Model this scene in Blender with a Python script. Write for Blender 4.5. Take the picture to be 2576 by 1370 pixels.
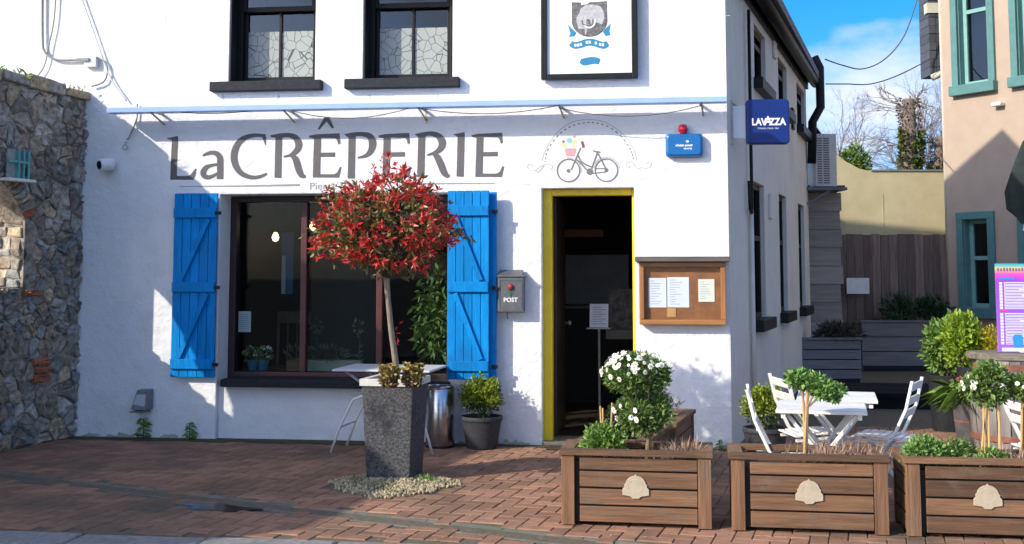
import bpy, bmesh, math, random
import numpy as np
from mathutils import Vector, Matrix, Euler
R = math.radians
random.seed(7); rng = np.random.default_rng(7)
scene = bpy.context.scene
for o in list(bpy.data.objects): bpy.data.objects.remove(o)
col = scene.collection

# ------------------------------------------------------------------ camera
# x runs right along the shop front, y into depth, z up; the shop front is the plane y = 0
FPX, CX, CY, HZ = 3000.0, 1288.0, 685.0, 680.0      # focal length, centre, horizon row for a 2576 px wide picture
PITCH, YAW = R(5.0), R(7.5)
CAM = Vector((0.0, -10.0, 1.45))
VY0 = HZ - FPX * math.tan(PITCH)
cam_d = bpy.data.cameras.new('camera'); cam = bpy.data.objects.new('camera', cam_d); col.objects.link(cam)
cam_d.sensor_width = 36.0; cam_d.lens = 36.0 * FPX / 2576.0
cam_d.shift_y = (VY0 - CY) / 2576.0
cam_d.clip_start = 0.1; cam_d.clip_end = 600.0
cam.location = CAM; cam.rotation_euler = (R(90) + PITCH, 0, YAW)
scene.camera = cam
# ------------------------------------------------------------------ sky, sun, exposure
SUN = Vector((1.17, 1.0, -0.82))                     # direction the sunlight travels
world = bpy.data.worlds.new('World'); scene.world = world; world.use_nodes = True
wn = world.node_tree.nodes; wl = world.node_tree.links; wn.clear()
wo = wn.new('ShaderNodeOutputWorld'); bg = wn.new('ShaderNodeBackground'); bg.inputs['Strength'].default_value = 0.15
sky = wn.new('ShaderNodeTexSky'); sky.sky_type = 'NISHITA'; sky.sun_disc = False
sky.sun_elevation = math.atan2(-SUN.z, math.hypot(SUN.x, SUN.y)); sky.sun_rotation = math.atan2(-SUN.x, -SUN.y)
sky.air_density = 0.62; sky.dust_density = 2.0; sky.ozone_density = 4.2
tc = wn.new('ShaderNodeTexCoord'); mp = wn.new('ShaderNodeMapping'); mp.inputs['Scale'].default_value = (1, 1, 2.2)
mp.inputs['Location'].default_value = (3.31, 0.2, 0.955)
nz = wn.new('ShaderNodeTexNoise'); nz.inputs['Scale'].default_value = 3.1; nz.inputs['Detail'].default_value = 7; nz.inputs['Roughness'].default_value = 0.52
cr = wn.new('ShaderNodeValToRGB'); cr.color_ramp.elements[0].position = 0.49; cr.color_ramp.elements[1].position = 0.61
mx = wn.new('ShaderNodeMix'); mx.data_type = 'RGBA'
hs = wn.new('ShaderNodeHueSaturation'); hs.inputs['Saturation'].default_value = 1.35; hs.inputs['Value'].default_value = 1.0
wl.new(tc.outputs['Generated'], mp.inputs['Vector']); wl.new(mp.outputs['Vector'], nz.inputs['Vector'])
wl.new(nz.outputs['Fac'], cr.inputs['Fac']); wl.new(cr.outputs['Color'], mx.inputs['Factor'])
wl.new(sky.outputs['Color'], hs.inputs['Color']); wl.new(hs.outputs['Color'], mx.inputs['A'])
mx.inputs['B'].default_value = (3.1, 3.3, 3.75, 1)
wl.new(mx.outputs['Result'], bg.inputs['Color']); wl.new(bg.outputs['Background'], wo.inputs['Surface'])
sun_d = bpy.data.lights.new('sun', 'SUN'); sun = bpy.data.objects.new('sun', sun_d); col.objects.link(sun)
sun_d.energy = 2.5; sun_d.angle = R(0.55); sun_d.color = (1.0, 0.92, 0.79)
sun.rotation_euler = SUN.to_track_quat('-Z', 'Y').to_euler(); sun.location = (-12, -14, 12)
scene.view_settings.view_transform = 'Standard'; scene.view_settings.look = 'None'
scene.view_settings.exposure = 1.05; scene.view_settings.gamma = 1.0

# ------------------------------------------------------------------ picture point -> place in the scene
FWD = Vector((-math.sin(YAW) * math.cos(PITCH), math.cos(YAW) * math.cos(PITCH), math.sin(PITCH)))
RGT = Vector((math.cos(YAW), math.sin(YAW), 0)); UPV = RGT.cross(FWD)
def ray(u, v): return FWD + RGT * ((u - CX) / FPX) - UPV * ((v - VY0) / FPX)
def hit(u, v, p, n):
    d = ray(u, v); n = Vector(n); return CAM + d * ((Vector(p) - CAM).dot(n) / d.dot(n))
def G(u, v, z=0.0): return hit(u, v, (0, 0, z), (0, 0, 1))          # on level z
def F(u, v, y=0.0): return hit(u, v, (0, y, 0), (0, 1, 0))          # on the plane y
def fx(u, v, y=0.0): p = F(u, v, y); return p.x, p.z
FLAT = Vector((-math.sin(YAW), math.cos(YAW), 0))
def A(u, v, zc): return hit(u, v, CAM + FLAT * zc, FLAT)            # at straight distance zc from the camera

# ------------------------------------------------------------------ materials
MATS = {}
def nn(nt, t, **kw):
    n = nt.nodes.new(t)
    for k, v in kw.items():
        if k in n.inputs: n.inputs[k].default_value = v
        else: setattr(n, k, v)
    return n
def c4(c): return (c[0], c[1], c[2], 1)
def pm(name, c, rough=0.6, var=0.15, scale=12.0, c2=None, bump=0.0, bscale=40.0, metal=0.0, rnd=0.0, island=False, stretch=(1, 1, 1), spec=0.5, detail=5, dirt=None, dscale=1.3, dpos=(.52, .7), coat=0.0, ramp=None, trans=0.0, world_co=False):
    """procedural surface: noise between two tones, a random shift per piece, patches of dirt, bump"""
    if name in MATS: return MATS[name]
    m = bpy.data.materials.new(name); m.use_nodes = True; nt = m.node_tree; L = nt.links
    b = nt.nodes['Principled BSDF']; b.inputs['Roughness'].default_value = rough; b.inputs['Metallic'].default_value = metal
    b.inputs['Specular IOR Level'].default_value = spec; b.inputs['Coat Weight'].default_value = coat
    tcn = nn(nt, 'ShaderNodeTexCoord'); mpn = nn(nt, 'ShaderNodeMapping'); mpn.inputs['Scale'].default_value = stretch
    if world_co:
        ge0 = nn(nt, 'ShaderNodeNewGeometry'); L.new(ge0.outputs['Position'], mpn.inputs['Vector'])
    else: L.new(tcn.outputs['Object'], mpn.inputs['Vector'])
    vec = mpn.outputs['Vector']
    if rnd or ramp:
        if island: g = nn(nt, 'ShaderNodeNewGeometry'); rv = g.outputs['Random Per Island']
        else: g = nn(nt, 'ShaderNodeObjectInfo'); rv = g.outputs['Random']
        ofs = nn(nt, 'ShaderNodeVectorMath', operation='MULTIPLY_ADD'); ofs.inputs[1].default_value = (1, 1, 1)
        sc = nn(nt, 'ShaderNodeMath', operation='MULTIPLY'); sc.inputs[1].default_value = 37.0; L.new(rv, sc.inputs[0])
        L.new(vec, ofs.inputs[0]); L.new(sc.outputs[0], ofs.inputs[2]); vec = ofs.outputs[0]
    n = nn(nt, 'ShaderNodeTexNoise', Scale=scale, Detail=detail, Roughness=0.6); L.new(vec, n.inputs['Vector'])
    r = nn(nt, 'ShaderNodeValToRGB'); r.color_ramp.elements[0].position = 0.3; r.color_ramp.elements[1].position = 0.7
    lo = c2 if c2 else [x * (1 - var) for x in c]; hi = c if c2 else [min(1, x * (1 + var)) for x in c]
    r.color_ramp.elements[0].color = c4(lo); r.color_ramp.elements[1].color = c4(hi)
    L.new(n.outputs['Fac'], r.inputs['Fac']); out = r.outputs['Color']
    if ramp:
        rr = nn(nt, 'ShaderNodeValToRGB'); e = rr.color_ramp; e.interpolation = 'CONSTANT'
        while len(e.elements) < len(ramp): e.elements.new(0.5)
        for i, cc in enumerate(ramp): e.elements[i].position = i / len(ramp); e.elements[i].color = c4(cc)
        L.new(rv, rr.inputs['Fac']); mm = nn(nt, 'ShaderNodeMix', data_type='RGBA', blend_type='MULTIPLY'); mm.inputs['Factor'].default_value = 1
        L.new(out, mm.inputs['A']); L.new(rr.outputs['Color'], mm.inputs['B']); out = mm.outputs['Result']
    if rnd:
        hsv = nn(nt, 'ShaderNodeHueSaturation'); mr = nn(nt, 'ShaderNodeMapRange'); mr.inputs['To Min'].default_value = 1 - rnd; mr.inputs['To Max'].default_value = 1 + rnd
        w = nn(nt, 'ShaderNodeTexWhiteNoise', noise_dimensions='1D'); L.new(rv, w.inputs['W']); L.new(w.outputs['Value'], mr.inputs['Value'])
        L.new(mr.outputs['Result'], hsv.inputs['Value']); L.new(out, hsv.inputs['Color']); out = hsv.outputs['Color']
    if dirt:
        n2 = nn(nt, 'ShaderNodeTexNoise', Scale=dscale, Detail=6, Roughness=0.62)
        ge = nn(nt, 'ShaderNodeNewGeometry'); L.new(ge.outputs['Position'], n2.inputs['Vector'])
        r2 = nn(nt, 'ShaderNodeValToRGB'); r2.color_ramp.elements[0].position = dpos[0]; r2.color_ramp.elements[1].position = dpos[1]
        L.new(n2.outputs['Fac'], r2.inputs['Fac']); md = nn(nt, 'ShaderNodeMix', data_type='RGBA')
        L.new(r2.outputs['Color'], md.inputs['Factor']); L.new(out, md.inputs['A']); md.inputs['B'].default_value = c4(dirt); out = md.outputs['Result']
    L.new(out, b.inputs['Base Color'])
    if trans:
        tr = nn(nt, 'ShaderNodeBsdfTranslucent'); ms = nn(nt, 'ShaderNodeMixShader'); ms.inputs[0].default_value = trans
        L.new(out, tr.inputs['Color']); L.new(b.outputs[0], ms.inputs[1]); L.new(tr.outputs[0], ms.inputs[2])
        L.new(ms.outputs[0], nt.nodes['Material Output'].inputs['Surface'])
    if bump:
        nb = nn(nt, 'ShaderNodeTexNoise', Scale=bscale, Detail=6, Roughness=0.65); L.new(vec, nb.inputs['Vector'])
        bp = nn(nt, 'ShaderNodeBump', Strength=min(1, bump), Distance=0.01 * max(1, bump)); L.new(nb.outputs['Fac'], bp.inputs['Height'])
        L.new(bp.outputs['Normal'], b.inputs['Normal'])
    MATS[name] = m; return m
def glass_mat(name, tint=(.9, .95, .93), refl=1.0):
    if name in MATS: return MATS[name]
    m = bpy.data.materials.new(name); m.use_nodes = True; nt = m.node_tree; L = nt.links; nt.nodes.clear()
    o = nn(nt, 'ShaderNodeOutputMaterial'); t = nn(nt, 'ShaderNodeBsdfTransparent', Color=c4(tint)); g = nn(nt, 'ShaderNodeBsdfGlossy', Roughness=0.02)
    lw = nn(nt, 'ShaderNodeLayerWeight', Blend=0.5); pw = nn(nt, 'ShaderNodeMath', operation='POWER'); pw.inputs[1].default_value = 5.0; L.new(lw.outputs['Facing'], pw.inputs[0])
    fr = nn(nt, 'ShaderNodeMath', operation='MULTIPLY_ADD'); fr.inputs[1].default_value = .9; fr.inputs[2].default_value = .04; L.new(pw.outputs[0], fr.inputs[0])
    ml = nn(nt, 'ShaderNodeMath', operation='MULTIPLY'); ml.inputs[1].default_value = refl
    ms = nn(nt, 'ShaderNodeMixShader'); L.new(fr.outputs[0], ml.inputs[0]); L.new(ml.outputs[0], ms.inputs[0]); L.new(t.outputs[0], ms.inputs[1]); L.new(g.outputs[0], ms.inputs[2])
    nz_ = nn(nt, 'ShaderNodeTexNoise', Scale=1.3); bp = nn(nt, 'ShaderNodeBump', Strength=0.06, Distance=0.02); L.new(nz_.outputs['Fac'], bp.inputs['Height']); L.new(bp.outputs['Normal'], g.inputs['Normal'])
    L.new(ms.outputs[0], o.inputs['Surface']); MATS[name] = m; return m
def emit_mat(name, c, s):
    m = bpy.data.materials.new(name); m.use_nodes = True; b = m.node_tree.nodes['Principled BSDF']
    b.inputs['Emission Color'].default_value = c4(c); b.inputs['Emission Strength'].default_value = s; b.inputs['Base Color'].default_value = c4(c); return m
def wood(name, c, c2, axis='X', rnd=0.2, rough=0.7, bump=0.35, dirt=None, dpos=(.55, .75)):
    st = {'X': (0.9, 14, 14), 'Y': (14, 0.9, 14), 'Z': (14, 14, 0.9)}[axis]
    return pm(name, c, rough, c2=c2, scale=2.6, stretch=st, bump=bump, bscale=6, rnd=rnd, detail=8, dirt=dirt, dscale=7, dpos=dpos)

# ------------------------------------------------------------------ mesh building
class MB:
    def __init__(s): s.v = []; s.f = []; s.m = []
    def add(s, vs, fs, mi=0):
        k = len(s.v); s.v += [tuple(p) for p in vs]; s.f += [tuple(i + k for i in f) for f in fs]; s.m += [mi] * len(fs); return s
    def box(s, x0, x1, y0, y1, z0, z1, mi=0, M=None):
        vs = [Vector((x, y, z)) for z in (z0, z1) for y in (y0, y1) for x in (x0, x1)]
        if M is not None: vs = [M @ p for p in vs]
        return s.add(vs, [(0, 2, 3, 1), (4, 5, 7, 6), (0, 1, 5, 4), (2, 6, 7, 3), (0, 4, 6, 2), (1, 3, 7, 5)], mi)
    def bar(s, a, b, w, h, up=(0, 0, 1), mi=0):
        a = Vector(a); b = Vector(b); d = (b - a).normalized(); u = Vector(up)
        if abs(d.dot(u)) > .98: u = Vector((0, 1, 0))
        r = d.cross(u).normalized() * (w / 2); u = r.cross(d).normalized() * (h / 2)
        vs = [p + sx * r + su * u for p in (a, b) for su in (-1, 1) for sx in (-1, 1)]
        return s.add(vs, [(0, 2, 3, 1), (4, 5, 7, 6), (0, 1, 5, 4), (2, 6, 7, 3), (0, 4, 6, 2), (1, 3, 7, 5)], mi)
    def tube(s, pts, r, n=8, mi=0, cap=True):
        pts = [Vector(p) for p in pts]; rs = r if isinstance(r, (list, tuple)) else [r] * len(pts)
        k = len(s.v); ref = None
        for i, p in enumerate(pts):
            d = (pts[min(i + 1, len(pts) - 1)] - pts[max(i - 1, 0)]).normalized()
            if ref is None: ref = Vector((0, 0, 1)) if abs(d.z) < .9 else Vector((1, 0, 0))
            a = d.cross(ref)
            if a.length < 1e-4: a = d.orthogonal()
            a.normalize(); b = a.cross(d).normalized(); ref = b if abs(d.dot(b)) < .9 else ref
            for j in range(n):
                t = 2 * math.pi * j / n; s.v.append(tuple(p + (a * math.cos(t) + b * math.sin(t)) * rs[i]))
        for i in range(len(pts) - 1):
            for j in range(n):
                j2 = (j + 1) % n; s.f.append((k + i * n + j, k + i * n + j2, k + (i + 1) * n + j2, k + (i + 1) * n + j)); s.m.append(mi)
        if cap:
            s.f.append(tuple(k + j for j in reversed(range(n)))); s.f.append(tuple(k + (len(pts) - 1) * n + j for j in range(n))); s.m += [mi, mi]
        return s
    def lathe(s, prof, n=24, c=(0, 0, 0), mi=0, M=None):
        k = len(s.v)
        for (r, z) in prof:
            for j in range(n):
                t = 2 * math.pi * j / n; p = Vector((c[0] + r * math.cos(t), c[1] + r * math.sin(t), c[2] + z))
                s.v.append(tuple(M @ p if M is not None else p))
        for i in range(len(prof) - 1):
            for j in range(n):
                j2 = (j + 1) % n; s.f.append((k + i * n + j, k + i * n + j2, k + (i + 1) * n + j2, k + (i + 1) * n + j)); s.m.append(mi)
        s.f.append(tuple(k + j for j in reversed(range(n)))); s.f.append(tuple(k + (len(prof) - 1) * n + j for j in range(n))); s.m += [mi, mi]
        return s
    def prism(s, pts, a, b, mi=0):
        """closed outline of 3-D points extruded by vector b-a"""
        d = Vector(b) - Vector(a); n = len(pts); vs = [Vector(p) for p in pts] + [Vector(p) + d for p in pts]
        return s.add(vs, [tuple(reversed(range(n))), tuple(range(n, 2 * n))] + [(i, (i + 1) % n, n + (i + 1) % n, n + i) for i in range(n)], mi)
    def build(s, name, mats, parent=None, smooth=False, bevel=0, seg=2, loc=None, fix=False):
        me = bpy.data.meshes.new(name); me.from_pydata(s.v, [], s.f)
        mats = mats if isinstance(mats, (list, tuple)) else [mats]
        for m in mats: me.materials.append(m)
        if len(mats) > 1: me.polygons.foreach_set('material_index', s.m)
        if fix:
            bm = bmesh.new(); bm.from_mesh(me); bmesh.ops.remove_doubles(bm, verts=bm.verts, dist=1e-5); bmesh.ops.recalc_face_normals(bm, faces=bm.faces); bm.to_mesh(me); bm.free()
        if smooth: me.polygons.foreach_set('use_smooth', [True] * len(me.polygons))
        me.update(); return obj(name, me, parent, loc, bevel, seg)
def obj(name, me, parent=None, loc=None, bevel=0, seg=2):
    o = bpy.data.objects.new(name, me); col.objects.link(o)
    if parent is not None: o.parent = parent
    if loc is not None: o.location = loc
    if bevel:
        b = o.modifiers.new('bevel', 'BEVEL'); b.width = bevel; b.segments = seg; b.limit_method = 'ANGLE'; b.angle_limit = R(40)
    return o
def tag(o, label=None, cat=None, group=None, kind=None):
    if label: o['label'] = label
    if cat: o['category'] = cat
    if group: o['group'] = group
    if kind: o['kind'] = kind
    return o
def thing(name, label, cat, loc=(0, 0, 0), rz=0.0, group=None):
    o = bpy.data.objects.new(name, None); o.empty_display_size = .1; col.objects.link(o)
    o.location = loc; o.rotation_euler = (0, 0, rz); return tag(o, label, cat, group)
def copy_tree(o, parent=None):
    c = o.copy(); col.objects.link(c); c.parent = parent
    for ch in list(o.children): copy_tree(ch, c)
    return c
def text_geo(txt, size, bold=0.0, spacing=1.0):
    cu = bpy.data.curves.new('t', 'FONT'); cu.body = txt; cu.size = size; cu.offset = bold; cu.space_character = spacing; cu.align_x = 'CENTER'; cu.resolution_u = 3
    o = bpy.data.objects.new('t', cu); col.objects.link(o)
    me = bpy.data.meshes.new_from_object(o.evaluated_get(bpy.context.evaluated_depsgraph_get()))
    vs = [v.co.copy() for v in me.vertices]; fs = [tuple(p.vertices) for p in me.polygons]
    bpy.data.objects.remove(o); bpy.data.curves.remove(cu); bpy.data.meshes.remove(me)
    return vs, fs
def put_text(mb, txt, size, M, bold=0.0, mi=0, sx=1.0):
    vs, fs = text_geo(txt, size, bold); mb.add([M @ Vector((v.x * sx, v.y, 0)) for v in vs], fs, mi)
def UP(x, y, z): return Matrix.Translation((x, y, z)) @ Matrix.Rotation(R(90), 4, 'X')   # text frame standing on y
def wall_open(mb, x0, x1, z0, z1, y0, y1, ops, mi=0, M=None):
    """solid wall slab with rectangular openings (reveals included)"""
    xs = sorted({x0, x1, *[o[0] for o in ops], *[o[1] for o in ops]}); zs = sorted({z0, z1, *[o[2] for o in ops], *[o[3] for o in ops]})
    solid = lambda i, j: 0 <= i < len(xs) - 1 and 0 <= j < len(zs) - 1 and not any(o[0] <= (xs[i] + xs[i + 1]) / 2 <= o[1] and o[2] <= (zs[j] + zs[j + 1]) / 2 <= o[3] for o in ops)
    T = (lambda p: M @ Vector(p)) if M is not None else (lambda p: p)
    for i in range(len(xs) - 1):
        for j in range(len(zs) - 1):
            if not solid(i, j): continue
            a, b, c, d = xs[i], xs[i + 1], zs[j], zs[j + 1]
            mb.add([T(p) for p in ((a, y0, c), (b, y0, c), (b, y0, d), (a, y0, d))], [(0, 1, 2, 3)], mi)
            mb.add([T(p) for p in ((a, y1, c), (b, y1, c), (b, y1, d), (a, y1, d))], [(3, 2, 1, 0)], mi)
            if not solid(i - 1, j): mb.add([T(p) for p in ((a, y0, c), (a, y0, d), (a, y1, d), (a, y1, c))], [(0, 1, 2, 3)], mi)
            if not solid(i + 1, j): mb.add([T(p) for p in ((b, y0, c), (b, y1, c), (b, y1, d), (b, y0, d))], [(0, 1, 2, 3)], mi)
            if not solid(i, j - 1): mb.add([T(p) for p in ((a, y0, c), (a, y1, c), (b, y1, c), (b, y0, c))], [(0, 1, 2, 3)], mi)
            if not solid(i, j + 1): mb.add([T(p) for p in ((a, y0, d), (b, y0, d), (b, y1, d), (a, y1, d))], [(0, 1, 2, 3)], mi)
def leaves(name, P, D, Ln, W, mat, parent=None, fold=0.25, droop=0.0):
    """many small folded leaves in one mesh: base points P, directions D, lengths Ln, widths W"""
    P = np.asarray(P, float); D = np.asarray(D, float); n = len(P)
    D = D / (np.linalg.norm(D, axis=1, keepdims=True) + 1e-9)
    Ln = np.broadcast_to(np.asarray(Ln, float), (n,))[:, None]; W = np.broadcast_to(np.asarray(W, float), (n,))[:, None]
    j_ = rng.uniform(.6, 1.3, (n, 1)); Ln = Ln * j_; W = W * j_ * rng.uniform(.8, 1.2, (n, 1))
    S = np.cross(D, rng.normal(size=(n, 3))); S /= np.linalg.norm(S, axis=1, keepdims=True) + 1e-9; N = np.cross(S, D)
    tip = P + D * Ln; tip[:, 2] -= droop * Ln[:, 0]; mid = P + D * Ln * .45
    V = np.stack([P, mid + S * W * .5 + N * W * fold, tip, mid - S * W * .5 + N * W * fold], 1).reshape(-1, 3)
    i = np.arange(n)[:, None] * 4; T = np.stack([i + 0, i + 1, i + 2, i + 0, i + 2, i + 3], 1).reshape(-1)
    me = bpy.data.meshes.new(name); me.vertices.add(4 * n); me.vertices.foreach_set('co', V.ravel())
    me.loops.add(6 * n); me.loops.foreach_set('vertex_index', T); me.polygons.add(2 * n)
    me.polygons.foreach_set('loop_start', np.arange(2 * n) * 3); me.materials.append(mat); me.update(calc_edges=True); me.validate()
    o = obj(name, me, parent)
    if parent is not None: o['kind'] = 'stuff'               # leaves too small to pick apart one by one
    return o
def ball(n, c, r, shell=0.55):
    d = rng.normal(size=(n, 3)); d /= np.linalg.norm(d, axis=1, keepdims=True)
    k = shell + (1 - shell) * rng.random(n) ** .6
    return np.array(c) + d * k[:, None] * np.array(r), d
def unit(n):
    d = rng.normal(size=(n, 3)); return d / np.linalg.norm(d, axis=1, keepdims=True)

# ------------------------------------------------------------------ ground
M_plaster = pm('white_limewash', (.82, .82, .81), .85, c2=(.74, .745, .735), scale=4, bump=2.0, bscale=8, dirt=(.68, .68, .64), dscale=1.9, dpos=(.56, .80))
M_asph = pm('asphalt', (.09, .09, .09), .9, .3, 60, bump=.6, bscale=120)
M_paver = pm('clay_paver', (.355, .19, .115), .85, c2=(.24, .135, .092), scale=16, bump=.3, bscale=60, rnd=.22, spec=.25, dirt=(.115, .088, .058), dscale=.85, dpos=(.47, .68))
M_paver_i = pm('clay_paver_run', (.355, .19, .115), .85, c2=(.24, .135, .092), scale=16, bump=.3, bscale=60, rnd=.22, spec=.25, island=True, dirt=(.115, .088, .058), dscale=.85, dpos=(.47, .68))
M_sand = pm('joint_sand', (.13, .10, .068), .95, .3, 30, bump=.5, dirt=(.09, .10, .04), dscale=2)
M_conc = pm('old_concrete', (.20, .185, .15), .9, c2=(.12, .115, .09), scale=9, bump=.5, bscale=50, dirt=(.12, .13, .08), dscale=2, rnd=.12)
M_gran = pm('kerb_granite', (.31, .295, .28), .8, c2=(.16, .155, .15), scale=26, bump=.4, bscale=70, rnd=.12, dirt=(.16, .16, .13), dscale=3)

g = MB(); g.add([(-200, -200, -.14), (200, -200, -.14), (200, 300, -.14), (-200, 300, -.14)], [(0, 1, 2, 3)])
tag(g.build('ground', M_asph), kind='structure')
KY = -3.60                                             # back edge of the kerb
g = MB(); g.box(-9, 9, -14, KY - .31, -.13, -.125); tag(g.build('road', M_asph), kind='structure')
pav = MB().box(-8, 9, KY, 12, -.13, -.007).build('pavement', M_sand); tag(pav, kind='structure')
# drain channel crossing the paving at a slant
da = G(0, 1195); db = G(1374, 1352); dd = (db - da).normalized(); dn = Vector((-dd.y, dd.x, 0)); DW = .115
def in_drain(p): return abs((Vector((p[0], p[1], 0)) - Vector((da.x, da.y, 0))).dot(dn)) < DW
GRV = G(985, 1222); GR = .41
ARX = Matrix.Rotation(R(-9), 3, 'Z')
def paver_mesh():
    L, W, B = .0975, .0475, .004; mb = MB()
    vs = [(sx * L, sy * W, -.03) for sy in (-1, 1) for sx in (-1, 1)] + [(sx * L, sy * W, -B) for sy in (-1, 1) for sx in (-1, 1)] + [(sx * (L - B), sy * (W - B), 0) for sy in (-1, 1) for sx in (-1, 1)]
    fs = [(8, 9, 11, 10)]
    for a, b in ((0, 1), (1, 3), (3, 2), (2, 0)): fs += [(a, b, b + 4, a + 4), (a + 4, b + 4, b + 8, a + 8)]
    return mb.add(vs, fs)
pm_mb = paver_mesh(); pme = bpy.data.meshes.new('paver'); pme.from_pydata(pm_mb.v, [], pm_mb.f); pme.materials.append(M_paver)
cells = []
def wallside(x, y):                                    # paving stops at the walls and at the dark alley floor
    return y > -.03 and x < .60 or y > 1.6
for i in range(-95, 95):
    for j in range(-95, 95):
        k = (i - j) % 4                                # herringbone: two pieces for each 4-step
        if k == 0: c = ((i + 1) * .1, (j + .5) * .1, 0)
        elif k == 2: c = ((i + .5) * .1, (j + 0) * .1, 90)
        else: continue
        p = ARX @ Vector((c[0], c[1], 0)); x, y = p.x, p.y - 1.5
        if not (-6.0 < x < 6.0 and KY + .05 < y < 1.7) or wallside(x, y) or in_drain((x, y)): continue
        if (x - GRV.x) ** 2 + (y - GRV.y) ** 2 < (GR - .03) ** 2: continue
        cells.append((x, y, c[2] - 9))
def screen(x, y, z=0):
    d = Vector((x, y, z)) - CAM; f = d.dot(FWD); return CX + FPX * d.dot(RGT) / f, VY0 - FPX * d.dot(UPV) / f
def rank(c):
    u, v = screen(c[0], c[1]); off = 0 if 700 < u < 1420 else (1.2 if u < 700 else 2.2)
    return off + (0 if v < 1375 else 3) - v * .003
cells.sort(key=rank); run = MB()
for n, (x, y, a) in enumerate(cells):
    M = Matrix.Translation((x, y, random.uniform(-.0012, .0018))) @ Euler((random.gauss(0, .004), random.gauss(0, .004), R(a + random.gauss(0, .5)))).to_matrix().to_4x4()
    if n < 300:
        o = obj('paver', pme, pav); o.matrix_local = M
    else: run.add([M @ Vector(v) for v in pm_mb.v], pm_mb.f)
tag(run.build('paver_run', M_paver_i, pav), kind='stuff')
# drain slabs
L_ = (db - da).length; n = 9
ch = MB(); tag(MB().box(0, 1, 0, 1, 0, 1).build('tmp', M_conc)); bpy.data.objects.remove(bpy.data.objects['tmp'])
drain = bpy.data.objects.new('drain_channel', None); col.objects.link(drain); tag(drain, kind='structure')
for k in range(-1, 11):
    a = da + dd * (k * .5); b = da + dd * (k * .5 + .494)
    mb = MB(); w = DW - .006
    vs = [a - dn * w, b - dn * w, b - dn * .04, a - dn * .04, a + dn * .04, b + dn * .04, b + dn * w, a + dn * w]
    z = [0, 0, -.008, -.008, -.008, -.008, 0, 0]; tops = [Vector((p.x, p.y, zz - .001)) for p, zz in zip(vs, z)]
    mb.add(tops, [(0, 1, 2, 3), (3, 2, 5, 4), (4, 5, 6, 7)]); mb.add([tops[0], tops[1], tops[1] - Vector((0, 0, .05)), tops[0] - Vector((0, 0, .05))], [(0, 3, 2, 1)])
    o = mb.build('channel_slab', M_conc, drain)
M_water = pm('puddle_water', (.05, .035, .025), .12, .1, spec=.35)
pc = G(545, 1279); pts = [Vector((pc.x + (.19 + .05 * math.sin(3 * t) + .03 * math.sin(7 * t)) * math.cos(t) * 1.25, pc.y + (.10 + .02 * math.sin(5 * t)) * math.sin(t) - .04 * math.cos(t), .0045)) for t in np.linspace(0, 2 * math.pi, 36, endpoint=False)]
tag(MB().add(pts, [tuple(range(36))]).build('puddle', M_water), kind='structure')
# damp mossy strip where the paving meets the front wall
xa_, xb_ = fx(200, 1087)[0] - .1, fx(1842, 1122)[0]; xs_ = np.linspace(xa_, xb_, 90); m = MB()
for i, x in enumerate(xs_): m.v += [(x, .06, .0042), (x, -.045 - .05 * abs(math.sin(i * .37)) - .05 * random.random() - (.06 if x < -2.2 else 0), .0042)]
m.f = [(2 * i, 2 * i + 1, 2 * i + 3, 2 * i + 2) for i in range(89)]; m.m = [0] * 89
tag(m.build('mossy_verge', pm('damp_moss', (.085, .075, .035), .95, c2=(.045, .05, .022), scale=20, bump=.8, bscale=60)), kind='structure')
m = MB()
for k in range(90):
    p = G(random.uniform(700, 2500), random.uniform(1335, 1362)) if k % 3 else G(random.uniform(200, 1400), random.uniform(1110, 1330)); s = random.uniform(.005, .014); a = random.random() * 6.28
    m.add([(p.x + s * math.cos(a), p.y + s * math.sin(a), .006), (p.x + s * .5 * math.cos(a + 1.6), p.y + s * .5 * math.sin(a + 1.6), .010), (p.x - s * math.cos(a), p.y - s * math.sin(a), .007), (p.x - s * .5 * math.cos(a + 1.6), p.y - s * .5 * math.sin(a + 1.6), .011)], [(0, 1, 2, 3)])
tag(m.build('leaf_litter', pm('litter', (.50, .40, .26), .8, c2=(.25, .10, .06), scale=3, rnd=.5, island=True, ramp=[(1, 1, 1), (.7, .4, .25), (1, .95, .8), (.5, .25, .2)])), kind='stuff')
# kerb
kerb = bpy.data.objects.new('kerb', None); col.objects.link(kerb); tag(kerb, kind='structure')
x = -7.0
while x < 7:
    w = random.uniform(.68, .80); MB().box(x + .004, x + w - .004, KY - .30, KY - .006, -.16, random.uniform(-.004, .002)).build('kerb_stone', M_gran, kerb, bevel=.018, seg=3); x += w

# ------------------------------------------------------------------ the creperie
B = thing('cafe_building', 'white limewashed two-storey corner cafe with grey painted lettering', 'building', (0, 0, 0))
X0, X1 = fx(200, 1087)[0], fx(1842, 1122)[0]
print('facade', X0, X1)
ZT = 4.15
def rect(u0, v0, u1, v1, y=0):
    a = fx(u0, v1, y); b = fx(u1, v0, y); return (a[0], b[0], a[1], b[1])
zs = fx(840, 978, -.06)[1]
SW = (fx(549, 760)[0], fx(1128, 760)[0], -.05, fx(840, 488)[1])            # shop window opening
DR = (fx(1364, 800)[0], fx(1598, 800)[0], -.05, fx(1480, 474)[1])                     # doorway
U1 = (fx(577, 150)[0], fx(792, 150)[0], fx(680, 206)[1], 4.15); U2 = (fx(914, 150)[0], fx(1138, 150)[0], fx(1020, 200)[1], 4.15)
zU = (U1[2] + U2[2]) / 2; U1 = (U1[0], U1[1], zU, 3.98); U2 = (U2[0], U2[1], zU, 3.98)
fw = MB(); wall_open(fw, X0 - 4.0, X1, -.05, ZT, 0, .34, [SW, DR, U1, U2])
fw.build('front_wall', M_plaster, B, bevel=.012, seg=3, fix=True)
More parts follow.
